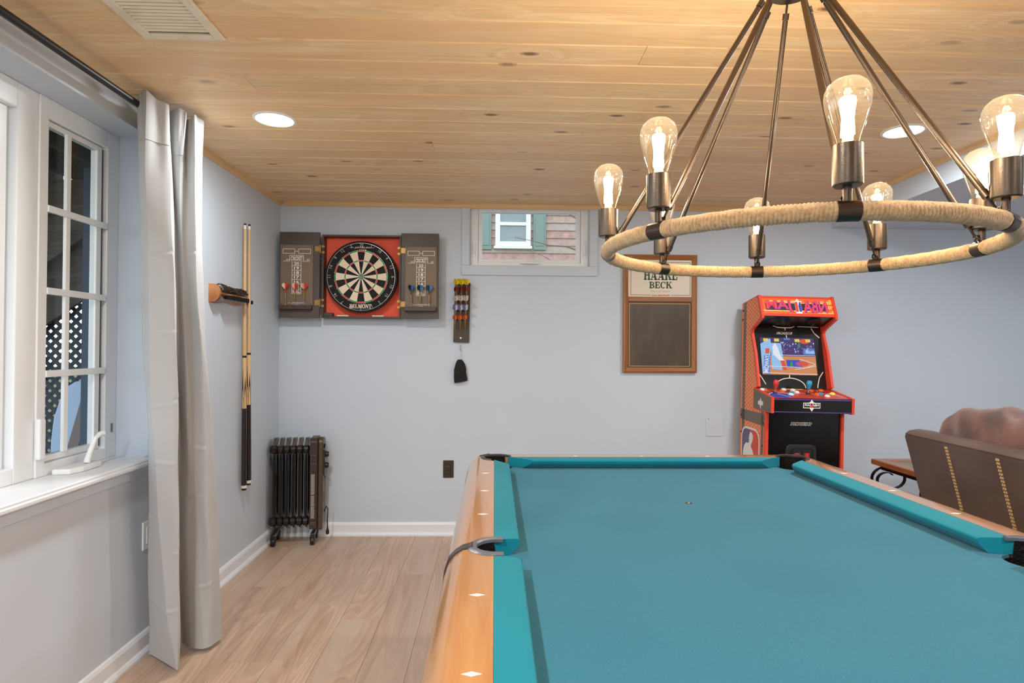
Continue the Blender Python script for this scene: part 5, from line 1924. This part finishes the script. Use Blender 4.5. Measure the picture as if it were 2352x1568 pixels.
# speaker panel under the marquee
v = [(x, y, z) for x in (i0, i1) for y, z in ((3.672, 1.455), (3.80, 1.40), (3.80, 1.412), (3.672, 1.467))]
spn = MB().add(v, [(0, 1, 2, 3), (7, 6, 5, 4), (0, 4, 5, 1), (1, 5, 6, 2), (2, 6, 7, 3), (3, 7, 4, 0)]).build('speaker_panel', M_ABLACK, ar)
for xx in (1.74, 1.99):
    ax_ = Vector((0, -.055, -.128)).normalized()
    MB().lathe([(.001, 0), (.036, 0), (.038, .002), (.034, .003), (.001, .003)], (xx, 3.73, 1.4305), ax_, 24).build('speaker_grille', mat('grille_black', (34, 32, 32), .5), spn, smooth=True)
# screen bezel, tilted back
s0, s1 = (3.742, 1.0), (3.835, 1.405)


def SC(u, w, off=0.0):
    y = s0[0] + (s1[0] - s0[0]) * w - off * .97
    z = s0[1] + (s1[1] - s0[1]) * w + off * .22
    return (i0 + (i1 - i0) * u, y, z)


bz = slabq(SC, 0, 0, 1, 1, -.01, 0, M_ABLACK, 'bezel', ar)
su0, su1, sw0, sw1 = .095, .885, .215, .80


def q_(m, pts, off, mi=0):
    m.add([SC(su0 + (su1 - su0) * a, sw0 + (sw1 - sw0) * b, off) for a, b in pts], [tuple(range(len(pts)))], mi)


scr_m = [emitter('screen_' + n_, c, 1.15) for n_, c in (('court', (206, 138, 96)), ('crowd', (82, 68, 110)), ('blue', (70, 88, 190)), ('lightblue', (150, 190, 232)), ('white', (226, 226, 236)), ('red', (214, 92, 70)), ('yellow', (226, 204, 90)), ('green', (70, 150, 84)), ('violet', (130, 110, 170)), ('sky', (90, 130, 200)))]
m = MB()
q_(m, [(0, 0), (1, 0), (1, .52), (0, .52)], .001, 0)
q_(m, [(0, .5), (1, .5), (1, 1), (0, 1)], .0012, 1)
q_(m, [(.46, .2), (.74, .2), (.70, .40), (.45, .40)], .0016, 2)
q_(m, [(.70 + .12 * math.cos(t) + .04, .30 + .07 * math.sin(t)) for t in [i * PI / 10 for i in range(20)]], .0016, 5)
q_(m, [(.0, .04), (.12, .0), (.2, .82), (.19, .98), (.0, .82)], .0018, 3)
q_(m, [(.18, .15), (.36, .12), (.40, .5), (.38, .85), (.19, .85)], .0016, 3)
q_(m, [(.78, .55), (.99, .55), (.99, .72), (.78, .72)], .0016, 9)
q_(m, [(.82, .58), (.99, .58), (.99, .66), (.82, .66)], .0018, 3)
q_(m, [(.82 + .09 * math.cos(t), .91 + .07 * math.sin(t)) for t in [i * PI / 10 for i in range(20)]], .0016, 5)
random.seed(8)
for i in range(70):
    a, b = random.uniform(.36, .98), random.uniform(.56, .86)
    s_ = random.uniform(.008, .02)
    q_(m, [(a, b), (a + s_, b), (a + s_, b + s_ * 2.2), (a, b + s_ * 2.2)], .0019, random.choice((8, 4, 8, 1, 3, 9)))
# blurred light figure, foul line, score tabs, court lines
q_(m, [(.22, .75), (.27, .86), (.31, .75), (.36, .5), (.42, .38), (.36, .34), (.3, .42), (.22, .55)], .002, 4)
q_(m, [(.34, .38), (.42, .38), (.45, .12), (.38, .14)], .0021, 5)
q_(m, [(.51, .22), (.57, .22), (.56, .36), (.53, .36)], .0022, 7)
q_(m, [(.70, .74), (.73, .74), (.73, .88), (.71, .88)], .0022, 7)
q_(m, [(.02, .03), (.13, .0), (.165, .5), (.05, .52)], .0022, 9)
q_(m, [(.08, .56), (.15, .56), (.16, .7), (.09, .7)], .0022, 5)
for a in (.06, .26, .64, .84):
    q_(m, [(a, .89), (a + .09, .89), (a + .09, .97), (a, .97)], .0023, 6)
q_(m, [(.44, .94), (.55, .94), (.55, .99), (.44, .99)], .0023, 9)
for (a, b, c, d) in ((0, .04, 1, .02), (.2, .52, 1, .52), (.1, .22, .72, .20), (.7, .42, .98, .30), (.75, .17, .98, .28), (.6, .14, .99, .24)):
    q_(m, [(a, b), (c, d), (c, d + .012), (a, b + .012)], .0023, 4)
vs, fs = text_geo('MIDWAY', .02)
xs = [v[0] for v in vs]; ys = [v[1] for v in vs]
out = []
for vx, vy in vs:
    a = (vx - min(xs)) / (max(xs) - min(xs)); b = (vy - min(ys)) / (max(ys) - min(ys))
    U, W_ = .135 - .085 * b + .05 * a - .03, .05 + .46 * a
    out.append(SC(su0 + (su1 - su0) * U, sw0 + (sw1 - sw0) * W_, .0026))
m.add(out, fs, 4)
m.build('screen', scr_m, bz)
# printed court lines and maker's lettering on the bezel
m = MB()


def stroke(pts, w=.006, off=.0012):
    for p, q in zip(pts[:-1], pts[1:]):
        a, b = Vector(SC(*p, off)), Vector(SC(*q, off))
        nn = Vector((0, -.97, .22))
        s_ = (b - a).normalized().cross(nn) * w / 2
        m.add([a + s_, b + s_, b - s_, a - s_], [(0, 1, 2, 3)])


stroke([(.47, .97), (.48, .92)]); stroke([(.485, .845), (.49, .80)]); stroke([(.48, .215), (.478, .165)])
stroke([(.48 + .22 * math.cos(t), .165 - .15 * (1 - math.sin(t))) for t in [PI * (i / 14) for i in range(15)]])
stroke([(.30, .99), (.37, .965), (.47, .96), (.57, .965), (.62, .99)]); stroke([(.66, .985), (.97, .98)])
stroke([(.86, .96), (.90, .88), (.97, .81)]); stroke([(.03, .24), (.08, .16), (.13, .06)]); stroke([(.97, .27), (.91, .18), (.88, .08), (.87, .02)])
m.build('court_line', mat('bezel_cream', (236, 214, 192), .5), bz)
m = MB()
vs, fs = text_geo('ARCADE1UP', .03)
xs = [v[0] for v in vs]; ys = [v[1] for v in vs]
m.add([SC(.345 + .235 * (vx - min(xs)) / (max(xs) - min(xs)), .853 + .04 * (vy - min(ys)) / (max(ys) - min(ys)), .0016) for vx, vy in vs], fs)
m.build('lettering', MATS['bezel_cream'], bz)
# control deck
c0, c1 = A0 - .008, A1 + .012
cp = [(3.492, .868), (3.49, .962), (3.74, 1.004), (3.745, .872)]
cpo = MB().prism([(3.494, .872), (3.494, .958), (3.738, .998), (3.743, .876)], 'YZ', c0 + .016, c1 - .016).build('control_deck', M_ABLACK, ar)
for xa in (c0, c1 - .016):
    q = MB().prism(cp, 'YZ', xa, xa + .016).build('deck_end', M_ORANGE, cpo)
    if xa == c0:
        MB().add([(c0 - .0006, y, z) for y, z in ((3.50, .872), (3.50, .958), (3.735, .996), (3.735, .876))], [(0, 1, 2, 3)]).build('end_print', M_GREYB, q)
        m = MB()
        bx_ = (c0 - .0012)
        m.add([(bx_, y, z) for y, z in ((3.60, .925), (3.625, .93), (3.635, .95), (3.645, .93), (3.67, .925), (3.67, .905), (3.645, .902), (3.635, .875), (3.625, .902), (3.60, .905))], [tuple(range(10))])
        m.build('emblem', MATS['arcade_white'], q)


def DK(x, t, off=0.0):
    """deck top: t 0 front .. 1 back"""
    return (x, 3.494 + .244 * t - off * .16, .958 + .040 * t + off)


m = MB()
m.add([DK(c0 + .016, 0, .001), DK(c1 - .016, 0, .001), DK(c1 - .016, 1, .001), DK(c0 + .016, 1, .001)], [(0, 1, 2, 3)])
dt = m.build('deck_overlay', mat('deck_red', (206, 62, 44), .35, var=(14, (168, 44, 34), .45, .6)), cpo)
m = MB()
m.add([DK(1.705 + .07 * math.cos(t), .25 + .22 * math.sin(t), .0016) for t in [i * PI / 10 for i in range(20)]], [tuple(range(20))], 0)
m.build('overlay_circle', M_ABLUE, dt)
m = MB()


def dstroke(pts, w=.005):
    for p, q in zip(pts[:-1], pts[1:]):
        a, b = Vector(DK(*p, .002)), Vector(DK(*q, .002))
        s_ = (b - a).normalized().cross(Vector((0, -.16, 1))) * w / 2
        m.add([a + s_, b + s_, b - s_, a - s_], [(0, 1, 2, 3)])


for cx_ in (1.72, 1.87, 2.02):
    dstroke([(cx_ + .08 * math.cos(t), .24 + .3 * math.sin(t)) for t in [PI * .08 + PI * .84 * i / 14 for i in range(15)]])
dstroke([(1.66, .75), (1.75, .1)]); dstroke([(2.04, .6), (2.09, .1)]); dstroke([(1.64, .92), (1.79, .5)])
m.build('overlay_line', M_AWHITE, dt)
m = MB()
m.add([DK(1.80, .93, .002), DK(1.93, .93, .002), DK(1.93, .99, .002), DK(1.80, .99, .002)], [(0, 1, 2, 3)])
m.build('overlay_bar', M_AYEL, dt)
M_JR = mat('joy_red', (228, 64, 56), .3)
M_JB = mat('joy_blue', (48, 160, 206), .3)
M_JO = mat('button_orange', (232, 110, 50), .3)
for xx, tt, mt in ((1.70, .5, M_JR), (1.905, .5, M_JB)):
    b = Vector(DK(xx, tt))
    ax_ = Vector((0, -.16, 1)).normalized()
    j = MB().lathe([(.004, .004), (.004, .03)], b, ax_, 10).build('joystick_shaft', M_STEEL, cpo, smooth=True)
    MB().lathe([(.016, .001), (.012, .004), (.004, .006)], b, ax_, 18).build('dust_washer', M_BLACK, j, smooth=True)
    MB().lathe([(.006, .026), (.008, .03), (.013, .05), (.0165, .062), (.0165, .072), (.012, .081), (.001, .085)], b, ax_, 20).build('joystick_bat', mt, j, smooth=True)
for xx, tt, mt in ((1.672, .82, M_JO), (1.755, .62, M_JO), (1.778, .34, M_AWHITE), (1.803, .52, M_JB), (1.795, .86, M_AWHITE), (1.848, .82, M_AWHITE), (1.846, .6, M_AWHITE), (1.945, .4, M_JO), (1.96, .8, M_JO), (1.975, .45, M_JB), (1.99, .25, M_AWHITE), (2.03, .85, M_JO), (2.055, .5, M_AYEL), (1.655, .82, M_AWHITE)):
    b = Vector(DK(xx, tt))
    ax_ = Vector((0, -.16, 1)).normalized()
    MB().lathe([(.0165, .001), (.0165, .005), (.013, .006), (.013, .010), (.010, .012), (.001, .0122)], b, ax_, 18).build('button', mt, cpo, smooth=True)
# deck front with emblem
yf_ = 3.4935
m = MB().box(c0 + .016, yf_ - .001, .948, c1 - .016, yf_, .956).box(c0 + .016, yf_ - .001, .874, c1 - .016, yf_, .880)
m.build('deck_edge_line', mat('deck_violet', (90, 60, 130), .4), cpo)
ex, ez = 1.862, .918
m = MB()
m.add([(ex + a * .052, yf_ - .0015, ez + b * .036) for a, b in ((-1, -.45), (-.25, -.45), (0, -1.0), (.25, -.45), (1, -.45), (1, .45), (.45, .45), (.2, .55), (0, 1), (-.2, .55), (-.45, .45), (-1, .45))], [tuple(range(12))])
emb = m.build('emblem', MATS['arcade_white'], cpo)
m = MB()
m.add([(ex + a * .048, yf_ - .002, ez + b * .036) for a, b in ((-1, -.32), (1, -.32), (1, .32), (-1, .32))], [(0, 1, 2, 3)])
m.build('emblem_band', M_ABLACK, emb)
m = MB()
text(m, 'NBA JAM', (ex - .043, ez - .009, ex + .043, ez + .009), '-Y', yf_ - .0025, bold=.03, mirror=True)
m.build('lettering', M_AWHITE, emb)
m = MB().lathe([(.001, 0), (.009, 0)], (ex, yf_ - .003, ez - .004), (0, -1, 0), 16, caps=False)
m.build('emblem_ball', MATS['joy_red'], emb)
# kick panel with maker's lettering and coin door
yk = 3.59
kp = MB().box(i0, yk, .03, i1, yk + .014, .87).build('kick_panel', M_ABLACK, ar)
m = MB()
text(m, 'ARCADE1UP', (1.783, .786, 1.917, .808), '-Y', yk - .0012, bold=.09)
m.build('lettering', M_AWHITE, kp)
m = MB()
text(m, 'ARCADE1UP', (1.786, .7890, 1.914, .8050), '-Y', yk - .0018, bold=.012)
m.build('lettering_core', M_ABLACK, kp)


def rr_xz(x0, z0, x1, z1, rad):
    return [(a, b) for a, b in rrect(x0, z0, x1, z1, rad)]


cd = MB().prism(rr_xz(1.755, .32, 1.945, .672, .035), 'XZ', yk - .008, yk).build('coin_door', mat('coin_door_grey', (44, 44, 46), .4), kp, bevel=.003)
MB().prism(rr_xz(1.772, .34, 1.930, .656, .028), 'XZ', yk - .012, yk - .008).build('coin_door_panel', mat('coin_panel', (30, 30, 32), .35), cd, bevel=.003)
for xx in (1.823, 1.882):
    fr = MB().box(xx - .026, yk - .015, .50, xx + .026, yk - .011, .64).build('coin_plate', mat('coin_door_grey2', (38, 38, 40), .35), cd, bevel=.002)
    MB().box(xx - .017, yk - .017, .53, xx - .013, yk - .014, .625).build('coin_bracket', M_STEEL, fr)
    MB().box(xx + .013, yk - .017, .53, xx + .017, yk - .014, .625).build('coin_bracket', M_STEEL, fr)
    MB().box(xx - .011, yk - .018, .575, xx + .011, yk - .014, .622).build('coin_slot', mat('coin_red', (190, 40, 26), .3, emit=((220, 40, 20), .3)), fr, bevel=.002)
for xx in (A0 + .03, A1 - .03):
    for yy in (3.62, 3.91):
        MB().cyl((xx, yy, .0), (xx, yy, .02), .018, n=14).build('leveling_foot', M_BLACK, ar)
ar.rotation_euler = (0, math.radians(1.0), 0)

# ================================================================ sofa
M_LEATH = mat('brown_leather', (82, 62, 52), .38, bump=(60, .1), var=(4, (98, 78, 68), .35, .7))
M_SUEDE = mat('brown_suede_cushion', (104, 64, 50), .6, bump=(14, .5), var=(9, (70, 43, 37), .4, .62), sheen=.3)
M_STITCH = mat('tan_stitching', (214, 180, 128), .7)
so_ = thing('leather_sofa', (2.35, 1.65, 0), 'brown leather sofa with its back to the pool table', 'sofa')
sx, sy0, sy1, sz = 1.905, .55, 2.71, .88
SK = -.03     # the back drifts slightly toward the table at the near end


def sofab(x, y, z):
    return (x + (2.71 - y) * SK * 1.3, y, z)


m = MB()
prof = [(.19, .08), (0.10, .45), (-.005, .855), (0.0, .872), (.018, .884), (.06, .89), (.12, .882), (.15, .86), (.22, .5), (.30, .08)]
n = len(prof)
vv = []
YS = [sy1, sy1 - .004, sy1 - .012, sy1 - .2, 1.9, 1.4, .9, sy0 + .012, sy0]
for i, y in enumerate(YS):
    k = .93 if i in (0, len(YS) - 1) else 1
    for a, b in prof:
        flare = .018 * max(0, (y - (sy1 - .1)) / .1) * (b / .88) ** 2
        aa = .1 + (a - .1) * k
        vv.append(sofab(sx + aa, y + .03 * (b / .88 - .5) * (1 if y > 2.5 else 0), .08 + (b - .08) * (k * .02 + .98)))
ff = [tuple(range(n)), tuple(range(len(vv) - 1, len(vv) - n - 1, -1))]
for i in range(len(YS) - 1):
    for j in range(n):
        j2 = (j + 1) % n
        ff.append((i * n + j, (i + 1) * n + j, (i + 1) * n + j2, i * n + j2))
bk = MB().add(vv, ff).build('backrest', M_LEATH, so_, smooth=True)


def back_x(z):
    for (a, b), (c, d_) in zip(prof[:-1], prof[1:]):
        if b <= z <= d_:
            return a + (c - a) * (z - b) / (d_ - b)
    return 0


for ys in (2.455, 2.187, 1.9, 1.45, 1.1, .8):
    m = MB()
    for off in (-.0045, .0045):
        z = .10
        while z < .85:
            xx = sx + back_x(z + .006)
            p = sofab(xx, ys + off, z)
            yo2 = .03 * (z / .88 - .5) if ys > 2.5 else 0
            m.box(p[0] - .0025, p[1] - .003, z, p[0] + .002, p[1] + .003, z + .009)
            z += .0135
    m.build('stitching', M_STITCH, bk)
m = MB()
zz = .868
m.tube([sofab(sx - .001, y, zz) for y in (sy1 - .01, 2.2, 1.7, 1.2, sy0 + .01)], .004, 8)
m.build('piping', M_LEATH, bk, smooth=True)


def pillow(cx_, y0, y1, z0, z1, dep, mt, nm, seedv):
    random.seed(seedv)
    ph = [random.uniform(0, 6) for _ in range(6)]

    def fn(u, v_):
        a = u * 2 * PI; t = v_ * PI
        sx_ = abs(math.sin(t)) ** .24
        yy = (y0 + y1) / 2 - (y1 - y0) / 2 * math.cos(t)
        ex_ = math.copysign(abs(math.cos(a)) ** .75, math.cos(a)); ez_ = math.copysign(abs(math.sin(a)) ** .75, math.sin(a))
        hz = (z1 - z0) / 2 * (1 + .10 * ((yy - y0) / (y1 - y0) - .75) + .02 * math.sin(yy * 17 + ph[1]))
        wob = .006 * math.sin(yy * 31 + a * 3 + ph[2]) + .004 * math.sin(yy * 55 + a * 5 + ph[3])
        return (cx_ + (dep + wob) * ex_ * sx_, yy, (z0 + z1) / 2 + (hz + wob) * ez_ * sx_)
    return MB().grid(fn, 36, 40, cu=True).build(nm, mt, so_, smooth=True)


pillow(2.10, 1.93, 2.68, .52, 1.02, .12, M_SUEDE, 'back_cushion', 1)
pillow(2.08, 1.24, 1.92, .52, 1.02, .12, M_SUEDE, 'back_cushion', 2)
pillow(2.06, .6, 1.23, .52, 1.02, .12, M_SUEDE, 'back_cushion', 3)
for y0, y1 in ((.72, 1.33), (1.34, 1.95), (1.96, 2.54)):
    MB().box(2.1, y0, .3, 2.78, y1, .46).build('seat_cushion', M_LEATH, so_, bevel=.04, seg=3)
MB().box(2.0, sy0 + .03, .06, 2.76, sy1 - .03, .3).build('base', M_LEATH, so_, bevel=.01)
for y0, y1 in ((sy0, sy0 + .17), (sy1 - .15, sy1 + .04)):
    MB().box(2.0, y0, .06, 2.8, y1, .62).build('armrest', M_LEATH, so_, bevel=.03, seg=3)
for xx in (2.05, 2.72):
    for yy in (sy0 + .08, sy1 - .08):
        MB().cyl((xx, yy, 0), (xx, yy, .065), .02, .028, 12).build('leg', M_BLACK, so_)

# ================================================================ end table
et = thing('end_table', (2.55, 3.3, 0), 'wooden end table with iron scroll legs behind the sofa', 'end table')
M_ETW = wood('end_table_wood', (176, 112, 66), (138, 80, 42), None, 'Y', .35, vary=.05, coat=.3)
tx0, tx1, ty0, ty1, tz = 2.27, 2.82, 3.02, 3.55, .60
m = MB()
for b in ((tx0, ty0, tx0 + .07, ty1), (tx1 - .07, ty0, tx1, ty1), (tx0 + .07, ty0, tx1 - .07, ty0 + .07), (tx0 + .07, ty1 - .07, tx1 - .07, ty1)):
    m.box(b[0], b[1], tz - .032, b[2], b[3], tz)
m.build('top_frame', M_ETW, et, bevel=.006)
MB().box(tx0 + .07, ty0 + .07, tz - .02, tx1 - .07, ty1 - .07, tz - .004).build('inset_tile', mat('slate_tile', (138, 124, 104), .5, var=(8, (110, 104, 92), .4, .7)), et)
M_IRON = mat('black_iron', (34, 28, 24), .45, .7)


def ribbon(path2, y, w, nm):
    """flat iron strap in the XZ plane at depth y"""
    m = MB()
    vv = []
    k = len(path2)
    for i, (a, b) in enumerate(path2):
        p, q = path2[max(i - 1, 0)], path2[min(i + 1, k - 1)]
        dx, dz = q[0] - p[0], q[1] - p[1]
        l = math.hypot(dx, dz) or 1
        nx, nz = -dz / l * .0022, dx / l * .0022
        vv += [(a + nx, y - w / 2, b + nz), (a + nx, y + w / 2, b + nz), (a - nx, y + w / 2, b - nz), (a - nx, y - w / 2, b - nz)]
    ff = [(0, 1, 2, 3), tuple(range(len(vv) - 1, len(vv) - 5, -1))]
    for i in range(k - 1):
        for j in range(4):
            j2 = (j + 1) % 4
            ff.append((i * 4 + j, (i + 1) * 4 + j, (i + 1) * 4 + j2, i * 4 + j2))
    return m.add(vv, ff).build(nm, M_IRON, et, smooth=True)


for yy in (3.08, 3.49):
    for s_, ox in ((1, 2.338), (-1, 2.752)):
        pth = []
        # leg rises, sweeps over the top and curls inward
        pth += [(ox + s_ * -.02, .0), (ox - s_ * .075, .12), (ox - s_ * .115, .28), (ox - s_ * .115, .42)]
        for i in range(31):
            t = i / 30
            a = PI + .3 - t * (2 * PI * 1.42)
            rx = .10 * (1 - .66 * max(0, t - .45) / .55)
            rz = .070 * (1 - .62 * max(0, t - .45) / .55)
            pth.append((ox + s_ * rx * math.cos(a), .494 + rz * math.sin(a)))
        ribbon(pth, yy, .022, 'scroll_leg')
for xx in (2.30, 2.79):
    MB().box(xx - .006, 3.08, .545, xx + .006, 3.49, .568).build('side_bar', M_IRON, et)
